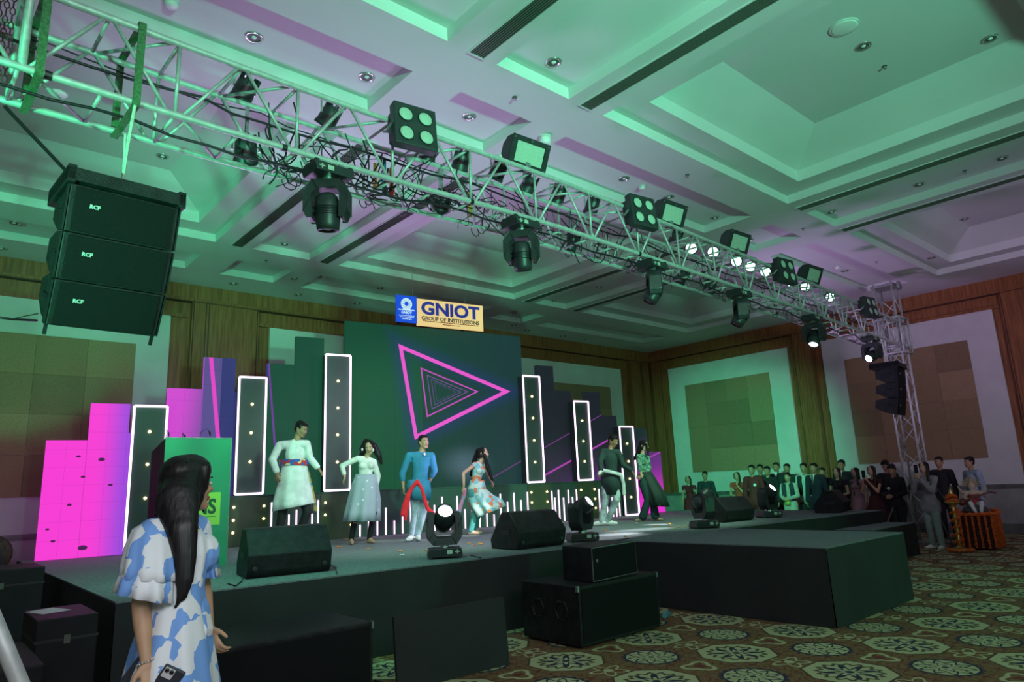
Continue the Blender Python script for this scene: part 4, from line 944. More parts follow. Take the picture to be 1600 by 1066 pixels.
# ================================================================== things on the floor and the stage edge
def wedge(lab, loc, rz, sc=1.0, w_=0.74):
    t_ = thing('stage_monitor', lab, 'stage monitor', loc, rz, 'wedge monitors on the stage')
    prof = [(0.03, 0.0), (-0.02, 0.05), (-0.05, 0.19), (0.13, 0.40), (0.27, 0.41), (0.50, 0.10), (0.48, 0.0)]
    prof = [(y*sc, z*sc) for y, z in prof]
    c = part('cabinet', MB().prism([(-w_/2, y, z) for y, z in prof], (w_, 0, 0)), M['blackbox'], t_, bevel=0.012)
    a, b = V((0, 0.285*sc, 0.385*sc)), V((0, 0.488*sc, 0.115*sc)); n = V((0, b.z-a.z, -(b.y-a.y))).normalized()*-1
    q = [a+V((-w_/2+.03, 0, 0))+n*.004, a+V((w_/2-.03, 0, 0))+n*.004, b+V((w_/2-.03, 0, 0))+n*.004, b+V((-w_/2+.03, 0, 0))+n*.004]
    part('grille', MB().prism(q, n*0.012), M['grille'], t_)
    for sx in (-1, 1): part('side_handle', MB().box(sx*(w_/2+.001)-.006, 0.12*sc, 0.16*sc, sx*(w_/2+.001)+.006, 0.27*sc, 0.21*sc), M['rubber'], t_)
    for sx in (-w_/2+.07, w_/2-.07): ft = MB(); ft.lathe([(0.022, 0.0), (0.022, 0.008), (0.0, 0.010)], (sx, -0.028*sc, 0.08*sc), 12, Matrix.Rotation(PI/2, 4, 'X')); part('rubber_foot', ft, M['rubber'], t_)
    return t_
def mid(a, b): return (V(a)+V(b))/2
a, b = atz(391, 905, S), atz(514, 894, S); c = mid(a, b); wedge('wedge monitor at the left front of the stage, nearest the woman', (c.x, c.y+0.02, S+.002), math.atan2(b.y-a.y, b.x-a.x)*0.6, 1.12, 0.80)
a, b = atz(808, 861, S), atz(882, 852, S); c = mid(a, b); wedge('wedge monitor with green-lit sloping top in the middle of the stage front', (c.x+.02, c.y+.02, S+.002), -0.05, 1.08, 0.76)
c = atz(1160, 815, S); wedge('wedge monitor behind the side-on moving head', (c.x, c.y+.05, S+.002), -0.15, 1.0, 0.74)
c = atz(1322, 800, S); wedge('rightmost wedge monitor in front of the crowd', (c.x, c.y, S+.002), 0.25, 1.0, 0.75)
wire('black cable beside the left wedge monitor, trailing left', [atz(386, 890, S+.1), atz(378, 908, S+.01), atz(368, 916, S+.008), atz(356, 912, S+.008)], 0.006)
wire('black cable trailing from the right of the left wedge monitor', [atz(514, 880, S+.08), atz(524, 888, S+.02), atz(527, 897, S+.007)], 0.005)
wire('cable on the stage edge right of the second floor moving head', [atz(945, 847, S+.01), atz(965, 845, S+.006), atz(983, 841, S+.006)], 0.006)
wire('cable on the stage edge beside the first floor moving head', [atz(735, 868, S+.03), atz(744, 870, S+.006), atz(752, 872, S+.006)], 0.006)
# subwoofers
def sub(lab, x0, y0, x1, y1, h, holes):
    t_ = thing('subwoofer', lab, 'subwoofer', ((x0+x1)/2, (y0+y1)/2, 0.0), group='subwoofers on the carpet')
    W_, D_ = (x1-x0)/2, (y1-y0)/2
    part('cabinet', MB().box(-W_, -D_, 0.02, W_, D_, h), M['blackbox'], t_, bevel=0.012)
    part('front_grille', MB().box(-W_+.03, -D_-.008, 0.05, W_-.03, -D_+.002, h-.03), M['grille'], t_, bevel=0.003)
    ft = MB()
    for sx in (-1, 1):
        for sy in (-1, 1): ft.lathe([(0.03, 0), (0.03, 0.022)], (sx*(W_-.08), sy*(D_-.08), 0), 10)
    part('foot', ft, M['rubber'], t_)
    if holes:
        for sy in (-0.17, 0.17):
            part('handle_recess', MB().tube([(-W_-.004, sy-.09, 0.33), (-W_-.006, sy-.05, 0.41), (-W_-.006, sy+.05, 0.41), (-W_-.004, sy+.09, 0.33), (-W_-.006, sy+.05, 0.25), (-W_-.006, sy-.05, 0.25), (-W_-.004, sy-.09, 0.33)], 0.010, 6), M['rubber'], t_)
    pc = MB()
    for sx in (-1, 1): pc.box(sx*W_-.012, -D_-.004, h-.05, sx*W_+.004*sx+.012*(sx < 0), -D_+.03, h+.003)
    part('corner_guard', pc, M['steel'], t_)
    return t_
sub('black scuffed subwoofer lying on the carpet under the small speaker', 4.975, 4.82, 6.205, 5.64, 0.57, 1)
sub('large black subwoofer at the bottom, right behind the woman', 1.60, 4.96, 2.83, 5.78, 0.57, 0)
sp_ = thing('floor_speaker', 'small black speaker standing on top of the scuffed subwoofer', 'speaker', (5.62, 5.08, 0.572), 0.10)
part('cabinet', MB().prism([(-0.40, -0.17, 0), (0.40, -0.17, 0), (0.34, 0.25, 0), (-0.34, 0.25, 0)], (0, 0, 0.335)), M['blackbox'], sp_, bevel=0.008)
part('grille', MB().box(-0.385, -0.182, 0.015, 0.385, -0.170, 0.32), M['grille'], sp_, bevel=0.003)
part('edge_frame', MB().tube([(-0.392, -0.176, 0.008), (0.392, -0.176, 0.008), (0.392, -0.176, 0.328), (-0.392, -0.176, 0.328), (-0.392, -0.176, 0.008)], 0.005, 5), M['steel'], sp_)
part('badge', MB().lathe([(0.018, 0), (0.016, 0.004), (0, 0.005)], (-0.32, -0.183, 0.20), 12, Matrix.Rotation(PI/2, 4, 'X')), M['chrome'], sp_)
bd = thing('leaning_board', 'flat black panel leaning against the stage skirt between the two subwoofers', 'panel', (3.64, 4.98, 0.0))
X = Matrix.Rotation(-0.10, 4, 'X')
part('board', MB().box(-0.58, 0, 0, 0.575, 0.03, 0.565, X), M['skirt'], bd, bevel=0.003)
part('frame', MB().box(-0.56, 0.03, 0.02, -0.52, 0.06, 0.55, X).box(0.52, 0.03, 0.02, 0.56, 0.06, 0.55, X).box(-0.52, 0.03, 0.02, 0.52, 0.06, 0.06, X).box(-0.52, 0.03, 0.5, 0.52, 0.06, 0.55, X), M['black'], bd)
part('prop_leg', MB().box(-0.54, 0.10, 0.0, -0.52, 0.45, 0.02).box(0.52, 0.10, 0.0, 0.54, 0.45, 0.02), M['black'], bd)
# left side cases
def case(lab, x0, y0, x1, y1, h):
    t_ = thing('flight_case', lab, 'equipment case', ((x0+x1)/2, (y0+y1)/2, 0)); W_, D_ = (x1-x0)/2, (y1-y0)/2
    part('body', MB().box(-W_, -D_, 0.06, W_, D_, h), M['black'], t_, bevel=0.01)
    part('lid_band', MB().box(-W_-.004, -D_-.004, h-.16, W_+.004, D_+.004, h-.14), M['rubber'], t_)
    cs = MB()
    for sx in (-1, 1):
        for sy in (-1, 1): cs.lathe([(0.03, -0.012), (0.03, 0.012)], (sx*(W_-.05), sy*(D_-.05), 0.03), 12, Matrix.Rotation(PI/2, 4, 'Y'))
    part('caster', cs, M['rubber'], t_)
    part('latch', MB().box(-.02, -D_-.012, h-.18, .02, -D_-.002, h-.12), M['grime'], t_)
case('tall black equipment case left of the woman, beside the stage', 0.80, 6.15, 1.19, 6.85, 0.75)
case('low black equipment case at the left picture edge', 0.30, 5.2, 0.74, 6.2, 0.62)
case('black equipment case behind the others at the left picture edge', 0.45, 8.6, 1.15, 9.4, 0.95)
pp = part('paper_sheet', MB().box(-0.10, -0.14, 0, 0.10, 0.14, 0.003), M['paper']); pp.location = (0.93, 6.62, 0.751); pp.rotation_euler = (0, 0, 0.3); tag(pp, 'white sheet of paper lying on the tall black case', 'paper')
pp = part('paper_sheet', MB().box(-0.12, -0.12, 0, 0.12, 0.12, 0.003), M['paper']); pp.location = (0.5, 5.9, 0.621); pp.rotation_euler = (0, 0, 0.1); tag(pp, 'white sheet of paper on the low case at the left picture edge', 'paper')
chx = thing('chair', 'dark round-backed chair beside the pink screen at the far left', 'chair', (1.0, 12.2, 0))
part('backrest', MB().ell((0, 0, 0.92), (0.23, 0.05, 0.25)), mat('dark_brown_upholstery', (0.05, 0.025, 0.015), 0.6, vary=0.5, vscale=20), chx, smooth=True)
part('seat', MB().ell((0, -0.22, 0.46), (0.24, 0.24, 0.06)), M['black'], chx, smooth=True)
for sx in (-.18, .18):
    for sy in (-.4, -.02): part('leg', MB().tube([(sx, sy, 0.0), (sx*0.9, sy, 0.45)], 0.018, 8), M['steel'], chx)
for sx in (-.15, .15): part('back_post', MB().tube([(sx, 0.0, 0.44), (sx, 0.02, 0.8)], 0.015, 8), M['steel'], chx)
pl = thing('draped_speaker', 'black-draped tall speaker at the left picture edge', 'speaker', (0.70, 10.6, 0))
part('drape', MB().loft([[V((rx*math.cos(2*PI*k/24)*(1+0.06*math.sin(k*3.1)), ry*math.sin(2*PI*k/24)*(1+.06*math.cos(k*2.3)), z)) for k in range(24)] for z, rx, ry in ((0.0, 0.42, 0.35), (0.5, 0.36, 0.3), (0.95, 0.27, 0.24), (1.18, 0.20, 0.18), (1.24, 0.08, 0.08))]), M['skirt'], pl, smooth=True)
part('crate', MB().box(-0.17, -0.15, 0.0, 0.17, 0.15, 1.1), M['black'], pl)
# tilted tube at the bottom left: a brace of the left tower
tb = thing('brace_pipe', 'tilted silver pipe at the bottom left picture corner', 'pipe', (0.62, 3.15, 0))
d0, d1 = aty(-12, 965, 2.9), aty(34, 1075, 2.9)
pd = (d1-d0).normalized()
part('pipe', MB().tube([d0-pd*0.7, d1+pd*((d1.z-0.03)/-pd.z)], 0.026, 12), M['alu'], tb, True, smooth=True)
part('end_cap', MB().tube([d1+pd*((d1.z-0.03)/-pd.z), d1+pd*((d1.z-0.0)/-pd.z)], 0.034, 12), M['rubber'], tb, True)
# bottle on the carpet
bt = thing('water_bottle', 'small crushed water bottle lying on the carpet beside the runway', 'bottle', (6.74, 5.14, 0.032), 0.35)
gl = mat('clear_bottle_plastic', (0.6, 0.85, 0.85), 0.08, alpha=0.85)
X = Matrix.Rotation(PI/2, 4, 'Y')
part('bottle_body', MB().lathe([(0.0, -0.10), (0.03, -0.098), (0.032, -0.05), (0.027, -0.02), (0.032, 0.0), (0.028, 0.03), (0.032, 0.05), (0.026, 0.08), (0.013, 0.10)], n=14, M_=X), gl, bt, smooth=True)
part('label', MB().lathe([(0.0325, -0.03), (0.0325, 0.015)], n=14, M_=X), mat('bottle_label', (0.05, 0.45, 0.5), 0.5), bt)
part('bottle_cap', MB().lathe([(0.014, 0.10), (0.014, 0.118), (0, 0.119)], n=12, M_=X), M['white'], bt)

# garlanded table with a seated goddess figure, brass lamp
tx, ty = 15.55, 4.35
TW_ = 0.29
tb = thing('garlanded_table', 'small square table dressed with hanging orange marigold garlands', 'table', (tx, ty, 0))
cloth = mat('dark_maroon_cloth', (0.05, 0.01, 0.012), 0.8)
part('table_top', MB().box(-0.29, -0.29, 0.63, 0.29, 0.29, 0.66), cloth, tb, bevel=0.005)
part('cloth_drop', MB().box(-0.27, -0.27, 0.02, 0.27, 0.27, 0.63), cloth, tb)
def garland(a, b, sag, parent, m_, r=0.035, step=0.036, nm='garland', seed=0):
    a, b = V(a), V(b); L = (b-a).length; n = max(3, int(L/step)); mb = MB(); rr = random.Random(seed)
    for k in range(n+1):
        t0 = k/n; q = a.lerp(b, t0)+V((0, 0, -sag*4*t0*(1-t0))); e = rr.uniform(.9, 1.15)*r
        mb.ell(q+V((rr.uniform(-.004, .004),)*3), (e, e, e*0.95), n=7, h=5)
    return part(nm, mb, m_, parent, smooth=True)
k = 0
for side in range(4):
    for j in range(5):
        t0 = -0.26+0.52*j/4.0 if side < 2 else -0.26+0.52*(j+0.5)/5.0
        x, y = ((t0, -0.30), (t0, 0.30), (-0.30, t0), (0.30, t0))[side]
        garland((x, y, 0.62), (x*1.02, y*1.03, 0.05), 0, tb, M['marigold'], 0.024, seed=k); k += 1
for a, b in (((-.3, -.3), (.3, -.3)), ((.3, -.3), (.3, .3)), ((.3, .3), (-.3, .3)), ((-.3, .3), (-.3, -.3))):
    garland((*a, 0.665), (*b, 0.665), 0.02, tb, M['marigold'], 0.034, nm='edge_garland', seed=k); k += 1
lp = thing('brass_lamp', 'tall brass ceremonial lamp wound with marigolds beside the garlanded table', 'oil lamp', (14.88, 4.52, 0))
part('base', MB().lathe([(0.19, 0), (0.19, 0.03), (0.10, 0.06), (0.05, 0.10), (0.035, 0.14)], n=20), M['brass'], lp, smooth=True)
part('stem', MB().lathe([(0.035, 0.14), (0.05, 0.2), (0.028, 0.26), (0.045, 0.38), (0.025, 0.5), (0.045, 0.6), (0.025, 0.75), (0.03, 0.84)], n=14), M['brass'], lp, smooth=True)
part('oil_dish', MB().lathe([(0.03, 0.84), (0.12, 0.88), (0.13, 0.90), (0.10, 0.895), (0.0, 0.89)], n=20), M['brass'], lp, smooth=True)
part('finial', MB().lathe([(0.02, 0.89), (0.03, 1.0), (0.05, 1.05), (0.02, 1.12), (0.0, 1.2)], n=12), M['brass'], lp, smooth=True)
wm = MB()
for k in range(60):
    a = k*0.55; z = 0.12+k*0.0115; wm.ell((0.065*math.cos(a), 0.065*math.sin(a), z), (0.026, 0.026, 0.02), n=7, h=5)
for k in range(16): a = 2*PI*k/16; wm.ell((0.2*math.cos(a), 0.2*math.sin(a), 0.03), (0.035, 0.035, 0.028), n=7, h=5)
part('marigold_wrap', wm, M['marigold'], lp, smooth=True)
wm = MB()
for k in range(26): a = k*0.48; wm.ell((0.075*math.cos(a), 0.075*math.sin(a), 0.92+0.08*(k % 2)+0.02*math.sin(k)), (0.035, 0.035, 0.03), n=7, h=5)
part('marigold_ring', wm, M['marigold'], lp, smooth=True)
# ================================================================== people
def skinmat(name, c): return mat(name, c, 0.55, vary=0.06, vscale=20)
SK = [skinmat('skin_tan', (0.50, 0.30, 0.18)), skinmat('skin_brown', (0.38, 0.21, 0.12)), skinmat('skin_light', (0.56, 0.36, 0.24))]
def hair_mat():
    mt, t, p = new_mat('black_hair'); nt = NT(t); x, y, z = nt.coords()
    v = nt.comb(x*90.0, y*90.0, z*3.0); n = nt.noise(1.0, 3, v)
    t.links.new(nt.mix(n.ramp(0.3, 0.7), (0.004, 0.0035, 0.004), (0.015, 0.012, 0.012)), p.inputs['Base Color'])
    b = t.nodes.new('ShaderNodeBump'); b.inputs['Strength'].default_value = 0.5; b.inputs['Distance'].default_value = 0.004
    t.links.new(n.s, b.inputs['Height']); t.links.new(b.outputs[0], p.inputs['Normal']); p.inputs['Roughness'].default_value = 0.4; p.inputs['Specular IOR Level'].default_value = 0.35
    return mt
M['hair'] = hair_mat()
M['eyewhite'] = mat('eye_white', (0.7, 0.68, 0.65), 0.3); M['iris'] = mat('dark_iris', (0.02, 0.012, 0.01), 0.2); M['lip'] = mat('lips', (0.30, 0.08, 0.07), 0.5)
def fab(name, c, vary=0.12, rough=0.85): return mat(name, c, rough, vary=vary, vscale=9, bump=0.35, bscale=14)

def hand(mb, wr, tip, n_, s, curl=0.5, r=0.0088, spread=0.18, thumb=1):
    """palm, four unequal bent fingers and a side thumb; n_ = palm normal (fingers curl toward it)"""
    d = (tip-wr).normalized(); n_ = (n_-d*n_.dot(d)).normalized(); l = d.cross(n_).normalized()
    kn = wr+d*0.088*s
    mb.cap(wr, wr+d*0.03*s, 0.024*s, 0.026*s, (n_, 0.75))
    mb.cap(wr+d*0.035*s, kn-d*0.012*s, 0.030*s, 0.038*s, (n_, 0.42))
    for i, (o, L) in enumerate(((-1.5, .062), (-.5, .074), (.5, .078), (1.5, .070))):
        a = kn+l*o*0.0195*s*1.05-d*0.006*s; dd = (d+l*o*spread*0.6).normalized()
        def bend(q, ang): return (q*math.cos(ang)+n_*math.sin(ang)).normalized()
        p1 = a+bend(dd, curl*0.45)*L*0.45*s; p2 = p1+bend(dd, curl*1.15)*L*0.33*s; p3 = p2+bend(dd, curl*1.8)*L*0.25*s
        mb.cap(a-d*0.01*s, p1, r*s*1.1, r*s, n=8); mb.cap(p1, p2, r*s, r*s*.93, n=8); mb.cap(p2, p3, r*s*.93, r*s*.85, n=8)
    a = wr+d*0.028*s+l*thumb*0.024*s; p1 = a+(d*0.65+l*thumb*0.75+n_*0.25).normalized()*0.040*s; p2 = p1+(d*0.9+l*thumb*0.3+n_*0.4).normalized()*0.032*s
    mb.cap(a, p1, 0.0125*s, r*s*1.15, n=8); mb.cap(p1, p2, r*s*1.15, r*s*.95, n=8)

def headframe(yaw, pitch=0.0, roll=0.0):
    """yaw: direction the face looks in the ground plane, measured like atan2(y, x)"""
    return (Matrix.Rotation(yaw-PI/2, 4, 'Z') @ Matrix.Rotation(pitch, 4, 'X') @ Matrix.Rotation(roll, 4, 'Y')).to_3x3()
def add_head(mb, c, Rm, s):
    def L(x, y, z): return c+Rm @ (V((x, y, z))*s)
    mb.ell(L(0, -.012, .030), (.074*s, .094*s, .084*s), Rm, 16, 11)
    mb.ell(L(0, .022, -.022), (.060*s, .070*s, .082*s), Rm, 14, 9)
    mb.ell(L(0, .055, -.088), (.030*s, .030*s, .024*s), Rm, 10, 7)
    for sx in (-1, 1):
        mb.cap(L(sx*.050, .0, -.05), L(sx*.020, .062, -.090), .022*s, .020*s, n=8)
        mb.ell(L(sx*.036, .064, -.025), (.022*s, .018*s, .018*s), Rm, 8, 6)
        mb.ell(L(sx*.076, -.005, -.008), (.010*s, .020*s, .031*s), Rm, 8, 6)
    mb.cap(L(0, .084, .012), L(0, .104, -.026), .008*s, .013*s, n=8)
    mb.ell(L(0, .092, -.032), (.018*s, .012*s, .009*s), Rm, 8, 6)
    mb.ell(L(0, .082, -.060), (.022*s, .010*s, .010*s), Rm, 8, 6)
    mb.ell(L(0, .076, .022), (.044*s, .014*s, .011*s), Rm, 8, 6)
def face_bits(c, Rm, s, body, smile=False, lip=None):
    def L(x, y, z): return c+Rm @ (V((x, y, z))*s)
    ew = MB(); ir = MB(); br = MB()
    for sx in (-1, 1):
        ew.ell(L(sx*.031, .079, -.001), (.0135*s, .007*s, .0065*s), Rm, 10, 6); ir.ell(L(sx*.031, .0845, -.001), (.0058*s, .004*s, .0058*s), Rm, 8, 5)
        br.cap(L(sx*.016, .0905, .021), L(sx*.048, .080, .022), .0035*s, .0022*s, n=6)
    part('eyes', ew, M['eyewhite'], body, True, smooth=True); part('pupils', ir, M['iris'], body, True, smooth=True); part('eyebrows', br, M['hair'], body, True, smooth=True)
    lp_ = MB(); lp_.cap(L(-.020, .086, -.0575+(.004 if smile else 0)), L(0, .0935, -.060), .0042*s, .0062*s, n=6); lp_.cap(L(.020, .086, -.0575+(.004 if smile else 0)), L(0, .0935, -.060), .0042*s, .0062*s, n=6)
    lp_.cap(L(-.014, .088, -.066), L(.014, .088, -.066), .0052*s, .0052*s, n=6)
    part('lips', lp_, lip or M['lip'], body, True, smooth=True)
    if smile: part('teeth', MB().cap(L(-.012, .0925, -.0625), L(.012, .0925, -.0625), .0032*s, .0032*s, n=6), M['eyewhite'], body, True, smooth=True)
def short_hair(mb, c, Rm, s, vol=1.0, beard=False):
    def L(x, y, z): return c+Rm @ (V((x, y, z))*s)
    mb.ell(L(0, -.026, .050), (.081*s*vol, .094*s*vol, .078*s*vol), Rm, 16, 10)
    mb.ell(L(0, -.045, .002), (.074*s, .066*s, .075*s), Rm, 12, 8)
    for sx in (-1, 1):
        mb.ell(L(sx*.068, .010, .032), (.012*s, .030*s, .034*s), Rm, 8, 6)
    for k in range(7): mb.cap(L(-.045+.015*k, .035, .088), L(-.052+.017*k, .074, .066+.006*(k % 2)), .017*s, .007*s, n=8)
def long_hair(mb, c, Rm, s, path, vol=1.0):
    def L(x, y, z): return c+Rm @ (V((x, y, z))*s)
    mb.ell(L(0, -.024, .040), (.085*s*vol, .097*s*vol, .082*s*vol), Rm, 16, 10)
    mb.ell(L(0, -.050, -.02), (.080*s, .062*s, .09*s), Rm, 12, 8)
    for sx in (-1, 1): mb.cap(L(sx*.062, .042, .070), L(sx*.078, .0, -.06), .018*s, .022*s, n=8)
    for (a, ra, b, rb, f) in path: mb.cap(a, b, ra, rb, f, n=12)

def person(lab, J, torso, H, skin, outfit, hair, face, vox=0.011, group=None, bare=False, curl=0.5, smile=False, hands=(1, 1), base=None, fem=False, palms=None, lip=None, shirtfit=1.0):
    s = H/1.72
    f = V((math.cos(torso), math.sin(torso), 0)); lft = V((-f.y, f.x, 0))
    base = V(base) if base is not None else V(((J['anL'].x+J['anR'].x)/2, (J['anL'].y+J['anR'].y)/2, min(J['anL'].z, J['anR'].z)-0.075*s))
    t_ = thing('person', lab, 'person', base, 0, group)
    Rm = headframe(*face); hc = J['head']; pel = J['pel']; neck = J['neck']
    chest = neck.lerp(pel, 0.33); waist = neck.lerp(pel, 0.68)
    sh = 0.90 if fem else 1.0
    def torso_prims(mb, e):
        mb.cap(pel, pel+V((0, 0, 0.03)), (.128+e)*s*(1.04 if fem else 1), (.125+e)*s, (f, 0.74))
        mb.cap(pel, waist, (.125+e)*s, (.108+e)*s*sh, (f, 0.72)); mb.cap(waist, chest, (.108+e)*s*sh, (.132+e)*s*sh, (f, 0.70))
        mb.cap(J['shL'].lerp(J['shR'], 0.12), J['shR'].lerp(J['shL'], 0.12), (.050+e)*s*sh, (.050+e)*s*sh)
        mb.cap(chest, neck-V((0, 0, .075*s)), (.130+e)*s*sh, (.085+e)*s*sh, (f, 0.62))
        for a in ('shL', 'shR'): mb.cap(neck-V((0, 0, .03*s)), J[a], (.036+e*.4)*s, (.048+e*.6)*s)
        if fem:
            for q in (-1, 1): mb.ell(chest+lft*q*.062*s+f*.062*s-V((0, 0, .0*s)), ((.055+e)*s, (.055+e)*s, (.058+e)*s), None, 10, 7)
    b = MB(); torso_prims(b, 0.0); add_head(b, hc, Rm, s)
    b.cap(neck-V((0, 0, .04*s)), hc+Rm @ V((0, -.015*s, -.06*s)), .053*s*sh, .049*s*sh)
    for i, q in enumerate('LR'):
        b.cap(J['sh'+q], J['el'+q], .044*s*sh, .035*s*sh); b.cap(J['el'+q], J['el'+q].lerp(J['wr'+q], .35), .035*s*sh, .036*s*sh); b.cap(J['el'+q].lerp(J['wr'+q], .35), J['wr'+q], .036*s*sh, .023*s*sh)
        sd = lft if q == 'L' else -lft
        pn = (palms[i] if palms else (pel-J['wr'+q])); 
        hand(b, J['wr'+q], J['ha'+q], V(pn), s*sh, curl, thumb=hands[i])
        b.cap(J['hip'+q], J['kn'+q], .080*s, .052*s); b.cap(J['kn'+q], J['kn'+q].lerp(J['an'+q], .3), .052*s, .054*s); b.cap(J['kn'+q].lerp(J['an'+q], .3), J['an'+q], .054*s, .033*s)
        an, to = J['an'+q], J['to'+q]; td = V((to.x-an.x, to.y-an.y, 0)); td = td.normalized() if td.length > 1e-4 else f
        g = an-V((0, 0, .042*s))
        b.cap(an-td*.03*s-V((0, 0, .035*s)), an+td*.06*s-V((0, 0, .035*s)), .034*s, .034*s, n=10); b.cap(an+td*.05*s-V((0, 0, .042*s)), an+td*.135*s-V((0, 0, .052*s)), .033*s, .024*s, n=10)
        b.cap(an, an+td*.05*s-V((0, 0, .03*s)), .034*s, .030*s, n=8)
    blob('body', b, skin, t_, vox, 2)
    face_bits(hc, Rm, s, t_, smile, lip)
    hb = MB(); hair(hb, hc, Rm, s); hr = blob('hair', hb, M['hair'], t_, max(vox*0.8, 0.008), 2)
    for it in outfit:
        k = it[0]; m_ = it[1]; mb = MB()
        if k == 'top':
            sl, infl, drop = it[2], it[3], it[4]
            torso_prims(mb, infl)
            for q in 'LR':
                if sl > 0:
                    a, e, w_ = J['sh'+q], J['el'+q], J['wr'+q]
                    if sl <= 1: mb.cap(a, a.lerp(e, sl), (.046+infl)*s*sh, (.040+infl*1.2)*s*sh)
                    else: mb.cap(a, e, (.046+infl)*s*sh, (.040+infl)*s*sh); mb.cap(e, e.lerp(w_, sl-1), (.040+infl)*s*sh, (.031+infl)*s*sh)
            if drop > 0:
                for q in 'LR': mb.cap(J['hip'+q], J['hip'+q].lerp(J['kn'+q], drop), (.092+infl)*s, (.092+infl)*s)
                mb.cap(pel, J['hipL'].lerp(J['hipR'], .5).lerp(J['knL'].lerp(J['knR'], .5), drop), (.12+infl)*s, (.12+infl)*s, (f, .85))
            blob(it[5] if len(it) > 5 else 'shirt', mb, m_, t_, vox, 3)
        elif k == 'trousers':
            infl = it[2]; flare = it[3] if len(it) > 3 else 0; lo = it[4] if len(it) > 4 else 1.0
            mb.cap(pel, pel+V((0, 0, .03)), (.128+infl)*s, (.125+infl)*s, (f, .74))
            for q in 'LR':
                mb.cap(J['hip'+q], J['kn'+q], (.084+infl)*s, (.056+infl)*s); e = J['kn'+q].lerp(J['an'+q], lo)
                mb.cap(J['kn'+q], e, (.056+infl)*s, (.038+infl+flare)*s)
            blob('trousers', mb, m_, t_, vox, 3)
        elif k == 'shoes':
            for q in 'LR':
                an, to = J['an'+q], J['to'+q]; td = V((to.x-an.x, to.y-an.y, 0)); td = td.normalized() if td.length > 1e-4 else f
                mb.cap(an-td*.035*s-V((0, 0, .03*s)), an+td*.07*s-V((0, 0, .03*s)), .043*s, .042*s, n=10); mb.cap(an+td*.05*s-V((0, 0, .040*s)), an+td*.155*s-V((0, 0, .045*s)), .043*s, .031*s, n=10)
            blob('shoes', mb, m_, t_, vox, 2)
        elif k == 'skirt':
            skirt(t_, m_, it[2], it[3] if len(it) > 3 else 12, it[4] if len(it) > 4 else 0.06, it[5] if len(it) > 5 else 'skirt')
        elif k == 'blob':
            it[3](mb, J, s); blob(it[2], mb, m_, t_, it[4] if len(it) > 4 else vox, 2)
        elif k == 'mesh':
            it[3](mb, J, s); part(it[2], mb, m_, t_, True, smooth=True)
    return t_
def skirt(parent, m_, rings, pleats=12, amp=0.06, nm='skirt'):
    """rings: (centre, half width vector, half depth vector)"""
    n = 72; R_ = []
    for i, (c, wv, dv) in enumerate(rings):
        t0 = i/max(1, len(rings)-1); a_ = amp*t0
        R_.append([c + (wv*math.cos(2*PI*k/n)+dv*math.sin(2*PI*k/n))*(1+a_*math.sin(2*PI*k/n*pleats+i*0.25)+a_*0.6*math.sin(2*PI*k/n*(pleats*0.5+1)+1.0)) for k in range(n)])
    c = rings[0][0]; mb = MB().loft([[c+V((0, 0, .004))]*n]+R_)
    inner = [[q.lerp(rings[i][0], 0.015) for q in R_[i]] for i in range(len(R_)-1, 0, -1)]
    mb.loft([R_[-1]]+inner)
    return part(nm, mb, m_, parent, True, smooth=True)

def dance_joints(base, P, dd=None, zfloor=S):
    """joints measured on the photograph, placed on the upright plane through the dancer's feet"""
    dd = dd or {}; J = {}
    for k, (px, py) in P.items(): J[k] = near(px, py, base, dd.get(k, 0.0))
    return J
def ringpx(base, xl, xr, y, depth=0.13, dd=0.0):
    a, b = near(xl, y, base, dd), near(xr, y, base, dd); n = V((-base[0], -base[1], 0)).normalized()
    h = (a+b)/2
    return (h, (b-a)/2, n*depth)
def cape(q): return V((-q[0], -q[1], 0)).normalized()

# ---- dancer 1: man in the white kurta
B1 = (4.50, 9.86)
P1 = dict(head=(470.5, 671), neck=(462, 688), shL=(437, 696), shR=(479, 694), elL=(426, 719), wrL=(433, 738), haL=(434.5, 754), elR=(484, 716), wrR=(496, 731), haR=(507, 745),
          pel=(460, 752), hipL=(449, 762), hipR=(470, 761), knL=(441, 804), knR=(480, 800), anL=(433, 846), anR=(462, 849), toL=(430, 854), toR=(470, 856))
J = dance_joints(B1, P1, dict(elL=.08, wrL=.2, haL=.25, wrR=.12, haR=.16, knR=.12, knL=.10))
for q in 'LR': J['an'+q].z = S+.078
cam1 = math.atan2(-B1[1], -B1[0])
kurta = fab('white_kurta_cloth', (0.72, 0.76, 0.74))
rg = [ringpx(B1, 441, 480, 726, .13), ringpx(B1, 437, 483, 745, .15), ringpx(B1, 431, 487, 768, .19), ringpx(B1, 427, 490, 786, .23, .03)]
rg.append((rg[-1][0]+V((0, 0, -.06)), rg[-1][1]*1.02+V((0, 0, .06)), rg[-1][2]*1.03))
sash = print_mat('patterned_sash_cloth', (0.02, 0.10, 0.45), (0.55, 0.03, 0.03), 22, 0.55, c=(0.7, 0.6, 0.3))
def sash1(mb, J, s):
    a = near(434, 724, B1, .17); 
    rr = [ringpx(B1, 436, 483, y, .145) for y in (718.5, 721, 725, 727.5)]
    n = 40
    mb.loft([[c+wv*math.cos(2*PI*k/n)+dv*math.sin(2*PI*k/n) for k in range(n)] for c, wv, dv in rr])
def sash1b(mb, J, s):
    pts = [near(x, y, B1, -.02) for x, y in ((477, 727), (482, 745), (487, 765), (491, 785), (493, 797))]
    for i in range(len(pts)-1): mb.cap(pts[i], pts[i+1], .030, .036, (cape(B1), .35))
